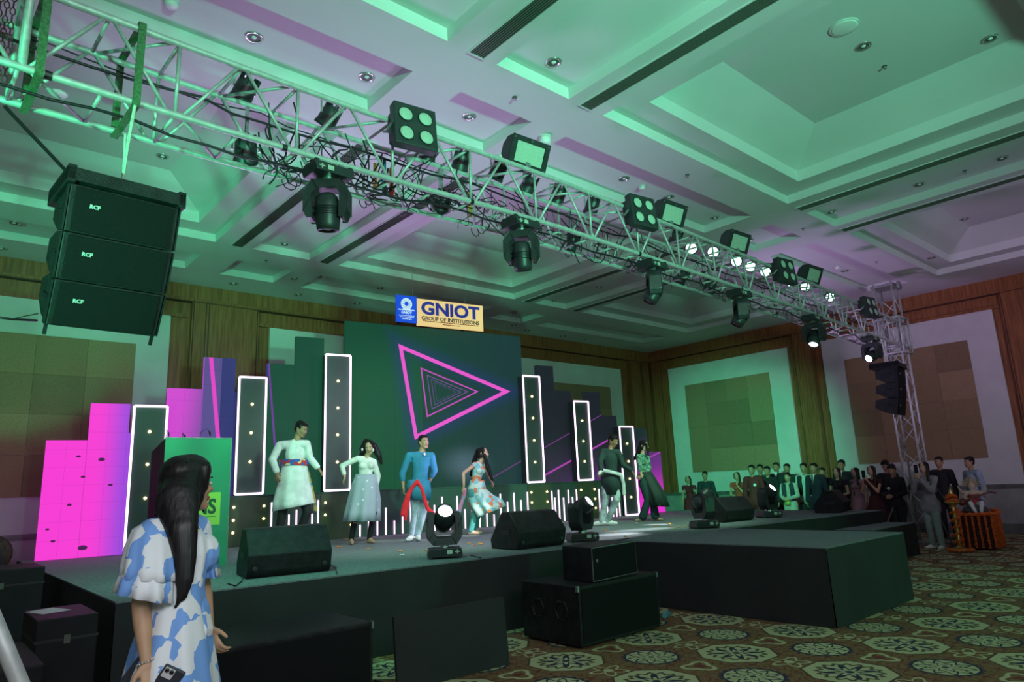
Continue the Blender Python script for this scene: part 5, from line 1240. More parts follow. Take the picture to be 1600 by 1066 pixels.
person('man in a long white kurta with a blue and red sash, leftmost dancer', J, cam1+0.35, 1.76, SK[1],
       [('top', kurta, 1.92, .016, 0.0, 'kurta'), ('skirt', kurta, rg, 7, .05, 'kurta_skirt'), ('trousers', fab('black_churidar', (0.015, 0.015, 0.018)), .006, .01),
        ('mesh', sash, 'sash', sash1), ('blob', print_mat('gold_scarf_cloth', (0.45, 0.30, 0.05), (0.03, 0.15, 0.35), 40, 0.7), 'scarf_tail', sash1b), ('shoes', fab('dark_shoes', (0.03, 0.02, 0.02)))],
       lambda mb, c, R_, s: short_hair(mb, c, R_, s, .98), (cam1+0.95, -0.35, 0.0), 0.0105, curl=0.35)

# ---- dancer 2: woman in pale top and grey dotted skirt
B2 = (5.30, 9.50)
P2 = dict(head=(577, 699), neck=(572, 713.5), shL=(559, 717), shR=(584, 722), elL=(534.5, 728), wrL=(539, 745), haL=(534, 761), elR=(591, 744), wrR=(588, 762), haR=(585, 775),
          pel=(571, 756), hipL=(561, 766), hipR=(579, 767), knL=(556, 803), knR=(584, 802), anL=(549, 838), anR=(577, 838), toL=(552, 850), toR=(588, 846))
J = dance_joints(B2, P2, dict(elL=-.02, wrL=.08, haL=.1, knL=.08, knR=.08, toL=.2, toR=.16))
for q in 'LR': J['an'+q].z = S+.075
c2 = math.atan2(-B2[1], -B2[0])
top2 = fab('pale_lace_top', (0.70, 0.72, 0.66)); sk2 = dot_mat('grey_dotted_skirt', (0.36, 0.42, 0.48), (0.75, 0.80, 0.80), 9, 0.16)
rg = [ringpx(B2, 556, 588, 741, .12), ringpx(B2, 549, 591, 757, .16), ringpx(B2, 543, 594, 780, .2), ringpx(B2, 538, 593, 800, .24), (lambda r: (r[0], r[1], r[2]))(ringpx(B2, 535, 592, 814, .27))]
def earr(base, pts, r=.012):
    def f_(mb, J, s):
        for x, y, d in pts: mb.ell(near(x, y, base, d), (r, r, r*1.5), None, 8, 6)
    return f_
hp = lambda a, b, c_, d: None
hairpath2 = [(near(570, 700, B2, -.06), .05, near(562, 716, B2, -.1), .03, None), (near(584, 697, B2, -.05), .055, near(592, 712, B2, -.06), .05, None), (near(592, 712, B2, -.06), .05, near(596, 724, B2, -.06), .022, None), (near(572, 690, B2, -.04), .05, near(564, 702, B2, -.06), .03, None)]
person('barefoot woman dancing in a pale long-sleeved top and grey dotted skirt', J, c2+0.15, 1.60, SK[0],
       [('top', top2, 1.75, .010, 0.0, 'blouse'), ('skirt', sk2, rg, 9, .07), ('trousers', fab('black_leggings', (0.012, 0.012, 0.016)), .003),
        ('mesh', M['white'], 'earrings', earr(B2, [(566, 703, .07), (583, 704, .09)], .016))],
       lambda mb, c, R_, s: long_hair(mb, c, R_, s, hairpath2), (c2-0.15, -0.28, 0.15), 0.0105, fem=True, smile=True, curl=.45)

# ---- dancer 3: boy in blue with red scarf
B3 = (5.90, 9.07)
P3 = dict(head=(662, 691), neck=(658, 706), shL=(639, 712), shR=(674, 712), elL=(628.5, 741), wrL=(630, 760), haL=(631, 773), elR=(679, 735), wrR=(670, 755), haR=(664, 765),
          pel=(656, 757), hipL=(648, 768), hipR=(664, 768), knL=(648, 803), knR=(661, 803), anL=(643, 835), anR=(653, 834), toL=(636, 846), toR=(655, 846))
J = dance_joints(B3, P3, dict(elR=-.08, wrR=-.2, haR=-.24, anR=-.02, anL=.0, toL=.15, toR=.18))
for q in 'LR': J['an'+q].z = S+.08
c3 = math.atan2(-B3[1], -B3[0])
blue = fab('teal_blue_kurta', (0.03, 0.23, 0.36)); red = fab('red_scarf_cloth', (0.80, 0.02, 0.03)); pink = fab('pink_scarf_cloth', (0.75, 0.08, 0.25)); jean = fab('pale_jeans', (0.35, 0.42, 0.52), .25)
rg = [ringpx(B3, 637, 672, 750, .12), ringpx(B3, 635, 673, 765, .15), ringpx(B3, 641, 673, 781, .15)]
def scarf3(mb, J, s):
    for pts, r0, r1 in (([(652, 752), (644, 762), (637, 775), (632, 790), (630, 803)], .03, .045), ([(652, 752), (659, 764), (663, 780), (668, 795), (677, 803)], .028, .036), ([(640, 768), (638, 785), (635, 800), (634, 812)], .03, .02)):
        q = [near(x, y, B3, .15) for x, y in pts]
        for i in range(len(q)-1): mb.cap(q[i], q[i+1], r0+(r1-r0)*i/len(q), r0+(r1-r0)*(i+1)/len(q), (cape(B3), .4))
person('boy in a teal blue kurta and pale jeans, red scarf at the waist', J, c3+0.2, 1.63, SK[0],
       [('top', blue, 1.42, .016, 0.0, 'kurta'), ('skirt', blue, rg, 6, .05, 'kurta_skirt'), ('trousers', jean, .004), ('shoes', M['white']), ('blob', red, 'scarf', scarf3),
        ('mesh', M['white'], 'undershirt', lambda mb, J, s: mb.ell(near(663, 710, B3, .09), (.02, .02, .022), None, 8, 6))],
       lambda mb, c, R_, s: short_hair(mb, c, R_, s, .98), (c3+0.55, 0.05, 0.0), 0.0105, smile=True)

# ---- dancer 4: woman in the flying printed dress
B4 = (7.10, 9.12)
P4 = dict(head=(755, 709), neck=(749, 722), shL=(741, 727), shR=(755, 729), elL=(724, 740), wrL=(725, 760), haL=(721, 773), elR=(764, 742), wrR=(768, 752), haR=(772, 760),
          pel=(742, 764), hipL=(738, 771), hipR=(746, 772), knL=(743, 798), knR=(748, 798), anL=(736, 829), anR=(741, 829), toL=(749, 838), toR=(752, 836))
J = dance_joints(B4, P4, dict(shR=-.14, shL=.1, elL=.12, wrL=.15, haL=.15, elR=-.2, wrR=-.15, haR=-.1, hipR=-.08, hipL=.08, knL=.06, knR=-.08, anL=.06, anR=-.1, toL=.1, toR=-.06))
for q in 'LR': J['an'+q].z = S+.075
c4 = math.atan2(-B4[1], -B4[0])
pr4 = print_mat('floral_print_cloth', (0.25, 0.58, 0.58), (0.55, 0.72, 0.62), 13, 0.5, c=(0.75, 0.22, 0.08))
rg = [ringpx(B4, 736, 757, 750, .10), ringpx(B4, 731, 759, 764, .15), ringpx(B4, 728, 768, 780, .2), ]
def shear(xl, yl, xr, yr, dep, dd=0.0):
    a, b = near(xl, yl, B4, dd), near(xr, yr, B4, dd); return ((a+b)/2, (b-a)/2, cape(B4)*dep)
rg = [shear(735, 750, 757, 751, .10), shear(731, 762, 759, 764, .14), shear(730, 776, 770, 774, .19), shear(733, 790, 782, 780, .24), shear(744, 808, 788, 791, .27, .03)]
hairpath4 = [(near(748, 705, B4, -.05), .055, near(741, 720, B4, -.08), .04, None), (near(741, 720, B4, -.1), .04, near(736, 742, B4, -.1), .03, None), (near(757, 712, B4, .06), .03, near(762, 730, B4, .02), .04, None), (near(762, 730, B4, .02), .045, near(769, 750, B4, .0), .022, None)]
def scarf4(mb, J, s):
    q = [near(x, y, B4, .05) for x, y in ((727, 765), (724, 778), (720, 790), (718, 798))]
    for i in range(3): mb.cap(q[i], q[i+1], .03, .04, (cape(B4), .35))
person('barefoot long-haired woman in a sleeveless turquoise floral dress flying out to the right', J, c4+1.0, 1.56, SK[2],
       [('top', pr4, 0.0, .010, 0.0, 'bodice'), ('skirt', pr4, rg, 8, .08), ('trousers', fab('teal_leggings', (0.06, 0.30, 0.28)), .008, .006), ('blob', print_mat('pink_grey_scarf', (0.35, 0.3, 0.42), (0.65, 0.25, 0.35), 18), 'dress_tail', scarf4)],
       lambda mb, c, R_, s: long_hair(mb, c, R_, s, hairpath4, .97), (c4+1.15, 0.0, 0.0), 0.0105, fem=True, smile=True)

# ---- dancer 5: man in black with white sash
B5 = (9.35, 8.27)
P5 = dict(head=(958, 689), neck=(953, 702), shL=(942, 706), shR=(966, 707), elL=(937.5, 723), wrL=(939.5, 735), haL=(933, 747), elR=(973, 727), wrR=(986, 735), haR=(993, 744),
          pel=(955, 747), hipL=(948, 755), hipR=(962, 756), knL=(946, 782), knR=(963, 781), anL=(939, 811), anR=(949, 810), toL=(936, 820), toR=(958, 818))
J = dance_joints(B5, P5, dict(elL=.12, wrL=.2, haL=.22, wrR=.05, knL=.05, knR=.1))
for q in 'LR': J['an'+q].z = S+.08
c5 = math.atan2(-B5[1], -B5[0])
blk = fab('black_shirt_cloth', (0.02, 0.045, 0.04)); wh = fab('white_sash_cloth', (0.75, 0.78, 0.75)); pale = fab('pale_patterned_trousers', (0.45, 0.55, 0.55), .35)
rg = [ringpx(B5, 940, 970, 739, .13), ringpx(B5, 938, 972, 752, .16), ringpx(B5, 944, 971, 773, .16)]
def sash5(mb, J, s):
    q = [near(x, y, B5, d) for x, y, d in ((941, 735, .16), (955, 738, .18), (970, 742, .14), (974, 756, .1), (975, 772, .08))]
    for i in range(4): mb.cap(q[i], q[i+1], .034, .034, (cape(B5), .4))
    mb.cap(near(939, 737, B5, .2), near(936, 741, B5, .22), .035, .03)
person('man in a black shirt, white sash and pale trousers, dancing hand in hand', J, c5+0.3, 1.66, SK[1],
       [('top', blk, 1.9, .014, 0.0), ('skirt', blk, rg, 5, .06, 'shirt_tail'), ('trousers', pale, .014), ('shoes', M['white']), ('blob', wh, 'sash', sash5)],
       lambda mb, c, R_, s: short_hair(mb, c, R_, s, 1.05), (c5+0.9, -0.45, 0.0), 0.0105, curl=.25)

# ---- dancer 6: woman in dark dress beside him
B6 = (10.55, 8.25)
P6 = dict(head=(1006, 697), neck=(1003.5, 709), shL=(998, 714), shR=(1012, 715), elL=(1000, 733), wrL=(1003, 746), haL=(992, 746), elR=(1015, 733), wrR=(1003, 744), haR=(993, 743),
          pel=(1009, 748), hipL=(1005, 755), hipR=(1014, 756), knL=(1012, 782), knR=(1020, 781), anL=(1004, 808), anR=(1024, 806), toL=(1000, 816), toR=(1030, 811))
J = dance_joints(B6, P6, dict(shL=.12, shR=-.08, elL=.15, wrL=.2, haL=.15, wrR=.1, haR=.05, hipL=.08, hipR=-.06, knL=.08, knR=-.05))
for q in 'LR': J['an'+q].z = S+.07
c6 = math.atan2(-B6[1], -B6[0])
dk6 = dot_mat('dark_dotted_dress', (0.020, 0.045, 0.035), (0.45, 0.60, 0.5), 7, 0.09); sh6 = print_mat('green_sparkle_bodice', (0.06, 0.20, 0.13), (0.25, 0.42, 0.30), 40, 0.6)
def sh6f(xl, yl, xr, yr, dep): a, b = near(xl, yl, B6), near(xr, yr, B6); return ((a+b)/2, (b-a)/2, cape(B6)*dep)
rg = [sh6f(999, 738, 1018, 737, .10), sh6f(1000, 750, 1026, 750, .14), sh6f(1006, 768, 1038, 770, .18), sh6f(1014, 790, 1045, 792, .2)]
hairpath6 = [(near(1003, 693, B6, 0), .06, near(997, 708, B6, -.03), .05, None), (near(997, 708, B6, -.03), .05, near(992, 717, B6, -.03), .03, None), (near(1010, 695, B6, .08), .025, near(1013, 712, B6, .09), .02, None)]
person('woman in a dark dotted dress and wide trousers, rightmost on the stage', J, c6+0.7, 1.58, SK[2],
       [('top', sh6, 1.3, .010, 0.0, 'bodice'), ('skirt', dk6, rg, 8, .08), ('trousers', fab('dark_wide_trousers', (0.02, 0.06, 0.06)), .014, .035, .93)],
       lambda mb, c, R_, s: long_hair(mb, c, R_, s, hairpath6), (c6+1.15, -0.15, 0.0), 0.0105, fem=True)

# ================================================================== foreground woman
BW = near(270, 900, (0.80, 2.95)); BW = (BW.x, BW.y)
cw = math.atan2(-BW[1], -BW[0])
PW = dict(head=(293, 756), neck=(276, 810), shL=(241, 833), shR=(307, 829), elL=(222, 935), wrL=(231, 1014), haL=(240, 1052), elR=(318, 915), wrR=(328, 984), haR=(337, 1018),
          pel=(272, 985), hipL=(252, 1010), hipR=(292, 1010))
J = dance_joints(BW, PW, dict(head=-.02, shL=.07, shR=-.10, elL=.12, wrL=.18, haL=.20, elR=-.14, wrR=-.12, haR=-.10))
fwd_w = V((math.cos(cw+PI-0.75), math.sin(cw+PI-0.75), 0))       # chest points away and to the right
for q in 'LR':
    h = J['hip'+q]; J['kn'+q] = V((h.x, h.y, 0.47))+fwd_w*0.02; J['an'+q] = V((h.x, h.y, 0.075)); J['to'+q] = J['an'+q]+fwd_w*0.2
wdress = print_mat('blue_white_print_cloth', (0.80, 0.82, 0.85), (0.19, 0.38, 0.80), 18.0, 0.56, dist='CHEBYCHEV', stretch=(1.0, 1.0, 0.75))
def wr_(xl, yl, xr, yr, dep, dd=0.0): a, b = near(xl, yl, BW, dd), near(xr, yr, BW, dd); return ((a+b)/2, (b-a)/2, cape(BW)*dep)
rw = [wr_(234, 893, 314, 890, .14), wr_(231, 912, 318, 908, .145), wr_(226, 940, 322, 935, .16), wr_(216, 985, 328, 978, .19), wr_(205, 1015, 333, 1008, .21), wr_(192, 1066, 341, 1060, .24)]
for z, g in ((0.62, 1.08), (0.40, 1.2)):
    c = rw[5][0].copy(); c.z = z; rw.append((c, rw[5][1]*g, rw[5][2]*g))
hairw = [(near(290, 748, BW, .03), .066, near(277, 785, BW, .09), .076, (cape(BW), .62)), (near(277, 785, BW, .10), .080, near(285, 828, BW, .15), .056, (cape(BW), .42)),
         (near(285, 828, BW, .15), .056, near(288, 862, BW, .16), .043, (cape(BW), .45)), (near(288, 862, BW, .16), .043, near(288, 898, BW, .165), .034, (cape(BW), .45)), (near(288, 898, BW, .165), .034, near(284, 922, BW, .165), .022, (cape(BW), .45)), (near(284, 922, BW, .165), .022, near(274, 941, BW, .165), .006, (cape(BW), .45)),
         (near(277, 755, BW, .03), .045, near(260, 790, BW, .07), .034, (cape(BW), .6)), (near(258, 792, BW, .07), .034, near(246, 805, BW, .08), .010, (cape(BW), .6)),
         (near(299, 750, BW, .02), .055, near(296, 790, BW, .05), .042, (cape(BW), .6)), (near(304, 822, BW, .06), .012, near(318, 850, BW, .02), .016, None), (near(318, 850, BW, .02), .016, near(324, 885, BW, .0), .013, None), (near(324, 885, BW, .0), .013, near(317, 903, BW, .02), .004, None)]
def sleeve_ring(xs, ang, base=BW, dd=0.0):
    pass
def wsleeve(mb, J, s, tiers):
    n = 60
    for ti, (rings, amp) in enumerate(tiers):
        R_ = []
        for i, (xl, yl, xr, yr, dep, dd) in enumerate(rings):
            a, b = near(xl, yl, BW, dd), near(xr, yr, BW, dd); c = (a+b)/2; wv = (b-a)/2; dv = cape(BW)*dep; am = amp*i/(len(rings)-1)
            R_.append([c+(wv*math.cos(2*PI*k/n)+dv*math.sin(2*PI*k/n))*(1+am*math.sin(2*PI*k/n*11+i*.3)+am*.6*math.sin(2*PI*k/n*5+2)) for k in range(n)])
        inner = [[q.lerp(sum(R_[i], V())/n, 0.03) for q in R_[i]] for i in range(len(R_)-1, 0, -1)]
        mb.loft(R_+inner)
tL = [([(232, 812, 266, 806, .05, .06), (208, 826, 272, 824, .085, .07), (196, 852, 280, 858, .115, .08), (190, 880, 284, 888, .13, .085), (188, 898, 281, 902, .135, .09)], .05),
      ([(196, 878, 276, 884, .11, .09), (186, 898, 278, 906, .13, .095), (180, 918, 280, 934, .15, .10)], .08)]
tR = [([(300, 810, 318, 814, .04, -.10), (302, 824, 330, 834, .07, -.11), (304, 850, 339, 862, .09, -.12), (306, 872, 344, 884, .10, -.12)], .05),
      ([(306, 868, 342, 878, .09, -.12), (308, 905, 348, 904, .11, -.12)], .08)]
def wbodice(mb, J, s):
    for (xl, yl, xr, yr, d, dd, x2l, y2l, x2r, y2r, d2) in (): pass
wdr = person('woman in a blue and white print dress, long black hair, seen from behind', J, cw+PI-0.75, 1.70, SK[0],
       [('top', wdress, 0.35, .022, 0.0, 'bodice'), ('skirt', wdress, rw, 10, .05),
        ('mesh', wdress, 'left_sleeve', lambda mb, J, s: wsleeve(mb, J, s, tL)), ('mesh', wdress, 'right_sleeve', lambda mb, J, s: wsleeve(mb, J, s, tR)),
        ('mesh', fab('flat_sandals', (0.2, 0.12, 0.08)), 'sandals', lambda mb, J, s: [mb.box(J['an'+q].x-.05, J['an'+q].y-.06, 0.0, J['an'+q].x+.07, J['an'+q].y+.16, 0.02) for q in 'LR'] and None)],
       lambda mb, c, R_, s: (long_hair(mb, c, R_, s, hairw, .94), mb.ell(c+R_ @ V((0, .008*s, .050*s)), (.079*s, .086*s, .070*s), R_, 16, 10), [mb.cap(c+R_ @ V((g*.066*s, .035*s, .060*s)), c+R_ @ V((g*.074*s, .030*s, -.02*s)), .022*s, .014*s) for g in (-1, 1)]), (cw+PI-1.02, 0.02, 0.0), 0.006, fem=True, curl=.75, hands=(-1, 1), palms=(V((-.3, .9, 0)), V((.8, .3, 0))), lip=mat('rose_lips', (0.4, 0.12, 0.12), .4))
br = MB(); wv = J['wrL']; hd = (J['haL']-J['wrL']).normalized(); e1 = hd.cross(V((0, 1, 0))).normalized(); e2 = hd.cross(e1)
for k in range(20): br.ell(wv+hd*.012+e1*.032*math.cos(2*PI*k/20)+e2*.028*math.sin(2*PI*k/20), (.0042, .0042, .0042), None, 6, 4)
part('bracelet', br, M['chrome'], wdr, True, smooth=True)
# phone(s) in her left hand
def phone(lab, c, rot, cam_=True, sc=1.0):
    t_ = thing('phone', lab, 'phone', c); t_.rotation_euler = rot
    part('case', MB().box(-.038, -.006, -.078, .038, .006, .078), mat('dark_phone_case', (0.03, 0.035, 0.05), 0.35), t_, bevel=0.006, smooth=False)
    part('glass', MB().box(-.034, .0055, -.073, .034, .0068, .073), M['lensdark'], t_, bevel=0.0004)
    if cam_:
        part('camera_plate', MB().box(-.032, -.009, .036, .004, -.0058, .072), mat('pale_camera_plate', (0.6, 0.6, 0.62), 0.3), t_, bevel=0.002)
        for x, z in ((-.023, .062), (-.006, .062)): part('lens', MB().lathe([(0.0075, 0), (0.0075, .003), (0, .0032)], (x, -.0088, z), 14, Matrix.Rotation(PI/2, 4, 'X')), M['lensdark'], t_, smooth=True)
rz = cw+PI/2
phone('dark phone with pale camera plate held low in the woman\'s left hand', near(256, 1054, BW, .215), (0.25, 0.55, rz))
phone('second dark phone peeking out left of the woman\'s hand', near(220, 1040, BW, .13), (0.2, 0.6, rz), False)

# ================================================================== the crowd by the right wall
def stand(x, y, H, yaw, arms='down', lean=0.0):
    s = H/1.72; f = V((math.cos(yaw), math.sin(yaw), 0)); l = V((-f.y, f.x, 0)); o = V((x, y, 0)); z = lambda h: V((0, 0, h*H))
    J = dict(head=o+z(.935)+f*.02*s, neck=o+z(.835), pel=o+z(.545)); 
    for q, g in (('L', 1), ('R', -1)):
        J['sh'+q] = o+z(.805)+l*g*.185*s; J['hip'+q] = o+z(.51)+l*g*.085*s; J['kn'+q] = o+z(.285)+l*g*.09*s+f*.02; J['an'+q] = o+V((0, 0, .078*s))+l*g*.10*s-f*.01; J['to'+q] = J['an'+q]+f*.2+l*g*.04
        if arms == 'down': J['el'+q] = o+z(.63)+l*g*.235*s-f*.02; J['wr'+q] = o+z(.49)+l*g*.235*s+f*.05*s; J['ha'+q] = J['wr'+q]+V((0, 0, -.15))+f*.03
        elif arms == 'front': J['el'+q] = o+z(.64)+l*g*.235*s+f*.02; J['wr'+q] = o+z(.60)+l*g*.07*s+f*.22*s; J['ha'+q] = J['wr'+q]-l*g*.12+f*.04
        elif arms == 'phone': J['el'+q] = o+z(.66)+l*g*.20*s+f*.17; J['wr'+q] = o+z(.80)+l*g*.06*s+f*.27*s; J['ha'+q] = J['wr'+q]+V((0, 0, .12))+f*.03-l*g*.04
        elif arms == 'chin': J['el'+q] = o+z(.64)+l*g*.2*s+f*.10; J['wr'+q] = (o+z(.78)+l*g*.04+f*.17) if g > 0 else (o+z(.60)+f*.2); J['ha'+q] = J['wr'+q]+(V((0, 0, .1)) if g > 0 else l*.12)
    return J
def crowd(lab, px, py, X_, kind, c1, c2=None, arms='down', turn=0.0, skin=1, extra=None, pitch=0.0, grp='people watching by the right wall'):
    p = atx(px, py, X_); H = min(1.86, max(1.5, p.z)); x, y = p.x, p.y
    yaw = math.atan2(8.5-y, 7.0-x)+turn
    J = stand(x, y, H, yaw, arms); out = []; s = H/1.72
    m1 = fab('crowd_cloth', c1); fem = kind in ('dress', 'lady')
    if kind == 'suit':
        out = [('top', m1, 1.92, .022, .12, 'jacket'), ('trousers', m1, .012), ('shoes', M['black'])]
    elif kind == 'shirt':
        out = [('top', m1, 1.85, .016, .06, 'shirt'), ('trousers', fab('dark_trousers', c2 or (.015, .015, .02)), .012), ('shoes', M['black'])]
    elif kind == 'kurta':
        out = [('top', m1, 1.88, .018, .9, 'kurta'), ('trousers', fab('white_pyjama', (.5, .5, .48)), .012), ('shoes', M['black'])]
    elif kind == 'dress':
        o = J['pel']; f = V((math.cos(yaw), math.sin(yaw), 0)); l = V((-f.y, f.x, 0))
        rr = [(o+V((0, 0, h)), l*w_, f*d) for h, w_, d in ((.10, .13, .11), (-.05, .17, .14), (-.35, .22, .19), (-.82, .27, .25))]
        out = [('top', m1, 0.25, .010, 0, 'bodice'), ('skirt', m1, rr, 9, .06), ('shoes', M['black'])]
    elif kind == 'lady':
        out = [('top', m1, 1.9, .022, .25, 'blazer'), ('trousers', fab('pale_trousers', c2 or (.3, .36, .36)), .018), ('shoes', M['white'])]
    if extra: out += extra(J, H, yaw, p)
    fc = (yaw, pitch, 0.0)
    def hf(mb, c, R_, s_):
        if fem:
            d = V((math.cos(yaw), math.sin(yaw), 0)); l = V((-d.y, d.x, 0))
            path = [(c-d*.05, .07, c-d*.07-V((0, 0, .2)), .055, (d, .6)), (c-d*.07-V((0, 0, .2)), .055, c-d*.04-V((0, 0, .38)), .03, (d, .6)), (c+l*.07, .03, c+l*.09+d*.05-V((0, 0, .28)), .025, None)]
            long_hair(mb, c, R_, s_, path, .97)
        else: short_hair(mb, c, R_, s_)
    return person(lab, J, yaw, H, SK[skin], out, hf, fc, 0.015, group=grp, fem=fem, base=(x, y, 0), smile=False)
badge_m = mat('pale_round_badge', (0.65, 0.68, 0.62), 0.5)
def badge(J, H, yaw, p, dz=.30, side=.09, r=.045):
    f = V((math.cos(yaw), math.sin(yaw), 0)); l = V((-f.y, f.x, 0))
    return [('mesh', badge_m, 'badge', lambda mb, J, s: mb.ell(V((p.x, p.y, H*.82-dz+.12))+f*.125+l*side, (r, r, r), Matrix.Identity(3), 12, 8))]
def suitfront(tie):
    def g(J, H, yaw, p):
        f = V((math.cos(yaw), math.sin(yaw), 0)); l = V((-f.y, f.x, 0)); c = V((p.x, p.y, H))
        q = [c+f*.128-V((0, 0, .50)), c+f*.128+l*.05-V((0, 0, .30)), c+f*.10+l*.045-V((0, 0, .255)), c+f*.10-l*.045-V((0, 0, .255)), c+f*.128-l*.05-V((0, 0, .30))]
        o = [('mesh', M['white'], 'shirt_front', lambda mb, J, s: mb.prism(q, f*.012))]
        if tie: o.append(('mesh', fab('grey_tie', (.10, .10, .09)), 'tie', lambda mb, J, s: mb.box(-.02, 0, -.50, .02, .012, -.27, Matrix.Translation(c+f*.138) @ Matrix.Rotation(yaw-PI/2, 4, 'Z'))))
        return o
    return g
def idcard(J, H, yaw, p):
    f = V((math.cos(yaw), math.sin(yaw), 0)); l = V((-f.y, f.x, 0)); c = V((p.x, p.y, H))
    return [('mesh', mat('yellow_card', (.45, .55, .12), .5), 'card', lambda mb, J, s: mb.box(-.06, 0, -.78, .06, .01, -.64, Matrix.Translation(c+f*.17) @ Matrix.Rotation(yaw-PI/2, 4, 'Z'))),
            ('mesh', fab('dark_vest', (.02, .03, .05)), 'vest', lambda mb, J, s: [mb.cap(c+l*g*.10+f*.07-V((0, 0, .30)), c+l*g*.11+f*.07-V((0, 0, .62)), .055, .06, (f, .8)) for g in (-1, 1)] and None),
            ('mesh', M['rubber'], 'lanyard', lambda mb, J, s: mb.tube([c+l*.05+f*.08-V((0, 0, .27)), c+f*.17-V((0, 0, .64)), c-l*.05+f*.08-V((0, 0, .27))], .004, 5))]
crowd('woman in a sleeveless dark red dress, leftmost watcher by the right wall', 1075, 744, 17.6, 'dress', (.16, .01, .02), skin=0)
crowd('man in a dark shirt with hands behind, second from the left in the crowd', 1101, 737, 17.5, 'shirt', (.015, .03, .035))
crowd('woman with long hair in an orange dress holding her chin, in the crowd', 1151, 738, 17.2, 'dress', (.45, .06, .03), arms='chin', skin=0)
crowd('man in a maroon suit with a pale round badge in the crowd', 1174, 727, 16.4, 'suit', (.13, .012, .015), extra=lambda J, H, y, p: badge(J, H, y, p))
crowd('man half hidden behind the man in the maroon suit', 1187, 726, 17.6, 'suit', (.02, .02, .03), turn=.1)
crowd('man in a black jacket with a small badge right of the maroon suit', 1198, 729, 16.9, 'suit', (.012, .012, .014), extra=lambda J, H, y, p: badge(J, H, y, p, .34, .06, .038))
crowd('tall bearded man with a pale shirt under a dark jacket in the back row', 1212, 722, 17.9, 'suit', (.012, .014, .018), extra=suitfront(False))
crowd('man behind the youth with the yellow card', 1229, 725, 17.8, 'suit', (.02, .025, .03))
crowd('youth in a pale kurta and dark vest with a lanyard and yellow card', 1230, 739, 16.6, 'kurta', (.42, .44, .38), arms='front', skin=0, extra=idcard)
crowd('man in a white shirt and dark waistcoat beside the man in the tie', 1255, 724, 17.1, 'shirt', (.5, .5, .48), extra=lambda J, H, y, p: [('mesh', fab('waistcoat', (.02, .02, .025)), 'waistcoat', lambda mb, J, s: [mb.cap(V((p.x, p.y, H-.36))+V((-math.sin(y), math.cos(y), 0))*g*.11+V((math.cos(y), math.sin(y), 0))*.075, V((p.x, p.y, H-.72))+V((-math.sin(y), math.cos(y), 0))*g*.11+V((math.cos(y), math.sin(y), 0))*.075, .062, .066) for g in (-1, 1)] and None)])
crowd('man in a dark navy suit, white shirt and grey tie', 1271, 724, 16.5, 'suit', (.014, .018, .035), extra=suitfront(True))
crowd('man peering over from behind the man in the navy suit', 1284, 731, 17.8, 'suit', (.02, .02, .02))
crowd('tall man in a dark suit behind the woman in black', 1314, 719, 17.8, 'suit', (.015, .015, .02), extra=suitfront(False))
crowd('woman in a black dress with her hands together', 1307, 731, 16.5, 'dress', (.012, .010, .014), arms='front', skin=2)
crowd('woman in a pale pink and grey dress looking left', 1336, 731, 16.6, 'dress', (.34, .22, .24), turn=-.3, skin=2)
pw_ = crowd('woman in a dark maroon sleeveless dress holding a lit phone up', 1361, 728, 15.9, 'dress', (.055, .008, .012), arms='phone', skin=0)
crowd('man in black bending his head beside the maroon dress', 1383, 720, 16.9, 'suit', (.010, .010, .012), pitch=-.5)
crowd('man in a black shirt with a pale badge looking down', 1393, 726, 15.8, 'shirt', (.010, .010, .012), arms='front', pitch=-.45, extra=lambda J, H, y, p: badge(J, H, y, p, .32, -.06, .035))
gb = crowd('woman in a grey blazer and pale trousers filming by the right truss tower', 1443, 722, 15.15, 'lady', (.26, .25, .26), (.26, .33, .31), arms='phone', turn=.1, skin=0)
crowd('man in a black jacket behind the right truss tower', 1466, 714, 17.4, 'suit', (.012, .012, .014), turn=.2)
crowd('man in a long pale blue kurta standing behind the goddess figure', 1514, 714, 16.9, 'kurta', (.30, .36, .48), turn=-.3)
for px, py, X_, l, e in ((1349, 741, 15.6, 'phone with a glowing purple screen held up in the crowd', (.25, .12, .7)), (1431, 733, 14.95, 'phone held up by the woman in the grey blazer', None)):
    c = atx(px, py, X_); t_ = thing('phone', l, 'phone', c, 1.0)
    part('case', MB().box(-.006, -.04, -.08, .006, .04, .08), M['black'], t_, bevel=.003)
    part('screen', MB().box(.005, -.034, -.072, .008, .034, .072), mat('phone_screen_%d' % px, (.05, .05, .06), .2, emit=e or (.1, .1, .12), es=1.0 if e else .3), t_)

# goddess figure sitting on the table playing the veena
gx, gy, gz = 15.58, 4.36, 0.665
yw = math.atan2(-gy, -gx)+.15; gf = V((math.cos(yw), math.sin(yw), 0)); gl_ = V((-gf.y, gf.x, 0)); g0 = V((gx, gy, gz))
gt = thing('goddess_figure', 'seated goddess figurine playing a stringed veena on the garlanded table', 'statue', g0)
gb_ = MB(); sk_ = mat('painted_clay_skin', (.55, .42, .30), .5)
def G(x, y, z): return g0+gl_*x+gf*y+V((0, 0, z))
gb_.cap(G(0, 0, .16), G(0, 0, .36), .085, .08, (gf, .75)); gb_.ell(G(0, .01, .50), (.055, .06, .07)); gb_.cap(G(0, 0, .38), G(0, 0, .46), .03, .03)
for sx, e, h in ((-1, (-.17, .06, .27), (-.06, .15, .25)), (1, (.17, .06, .30), (.20, .16, .30)), (-1, (-.18, -.02, .38), (-.22, .0, .50)), (1, (.18, -.02, .38), (.22, .02, .50))):
    gb_.cap(G(sx*.09, 0, .38), G(*e), .03, .024); gb_.cap(G(*e), G(*h), .024, .018)
blob('body', gb_, sk_, gt, .008, 2)
lg = MB()
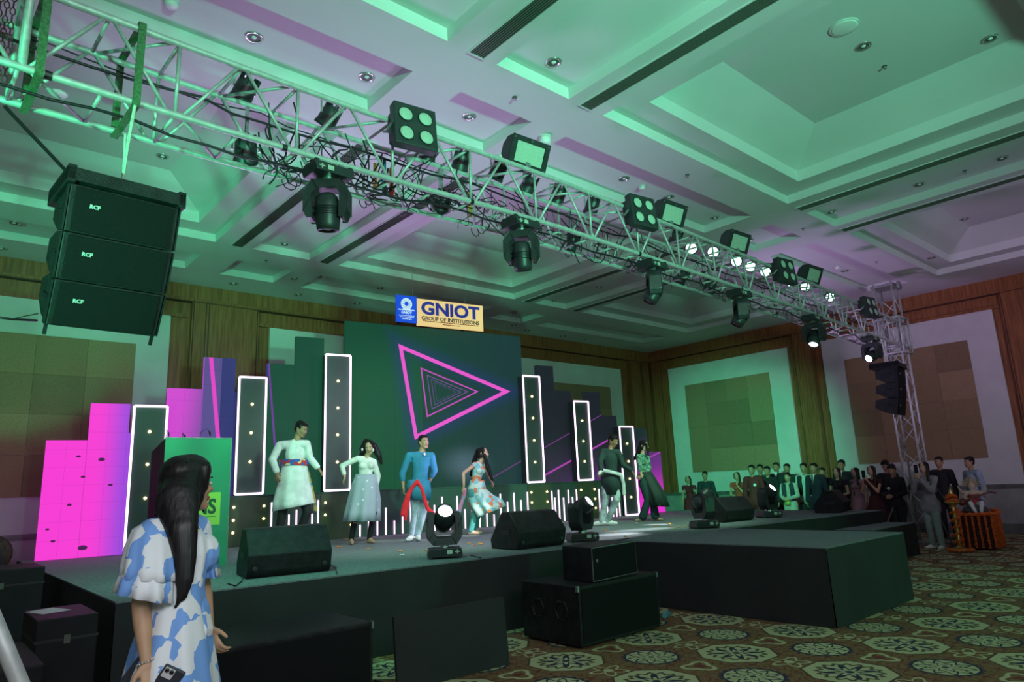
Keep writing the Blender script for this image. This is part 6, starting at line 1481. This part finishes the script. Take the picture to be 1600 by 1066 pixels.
for sx in (-1, 1): lg.cap(G(sx*.06, .05, .15), G(sx*.09, .18, .18), .055, .045); lg.cap(G(sx*.09, .18, .18), G(sx*.05, .26, .03), .042, .03); lg.cap(G(sx*.05, .26, .03), G(sx*.05, .32, .02), .028, .02)
blob('white_leg_wrap', lg, M['white'], gt, .008, 2)
part('seat_block', MB().lathe([(.20, 0), (.22, .04), (.19, .10), (.12, .14), (0, .15)], (0, 0, 0), 16), mat('grey_clay', (.1, .09, .09), .6), gt, smooth=True)
vn = MB().cap(G(-.22, .16, .20), G(-.20, .16, .22), .07, .06).cap(G(-.2, .16, .22), G(.26, .16, .38), .018, .015).cap(G(.26, .16, .38), G(.34, .17, .36), .016, .018)
part('veena', vn, mat('red_brown_lacquer', (.12, .03, .02), .35), gt, True, smooth=True)
cr = MB().cap(G(0, -.01, .54), G(0, -.01, .64), .05, .015)
for k in range(13): a = PI*k/12; cr.cap(G(.06*math.cos(a), -.03, .50+.06*math.sin(a)), G(.16*math.cos(a), -.04, .50+.17*math.sin(a)), .016, .010, n=6)
part('crown_and_halo', cr, mat('dull_gold_paint', (.35, .27, .15), .5), gt, True, smooth=True)
part('hair', MB().ell(G(0, -.025, .51), (.062, .06, .075)), M['hair'], gt, True, smooth=True)
sr = MB().cap(G(0, .01, .14), G(0, .0, .30), .10, .088, (gf, .8)).cap(G(.08, .0, .36), G(-.07, .05, .2), .035, .04, (gf, .6))
part('sari', sr, mat('red_sari_paint', (.28, .02, .02), .6), gt, True, smooth=True)
part('flower_bowl', MB().lathe([(.03, 0), (.06, .03), (.07, .06), (.05, .055), (0, .05)], (.2, -.25, 0), 12), M['marigold'], gt, smooth=True)

# ------------------------------------------------ apply the body meshing in one pass
bpy.context.view_layer.update()
dg = bpy.context.evaluated_depsgraph_get()
new = []
for o in LATER:
    me = bpy.data.meshes.new_from_object(o.evaluated_get(dg)); new.append((o, me))
for o, me in new:
    o.modifiers.clear(); old = o.data; nm = old.name; mts = [q for q in old.materials]; o.data = me
    me.materials.clear()
    for q in mts: me.materials.append(q)
    bpy.data.meshes.remove(old); me.name = nm
    me.polygons.foreach_set('use_smooth', [True]*len(me.polygons)); me.update()
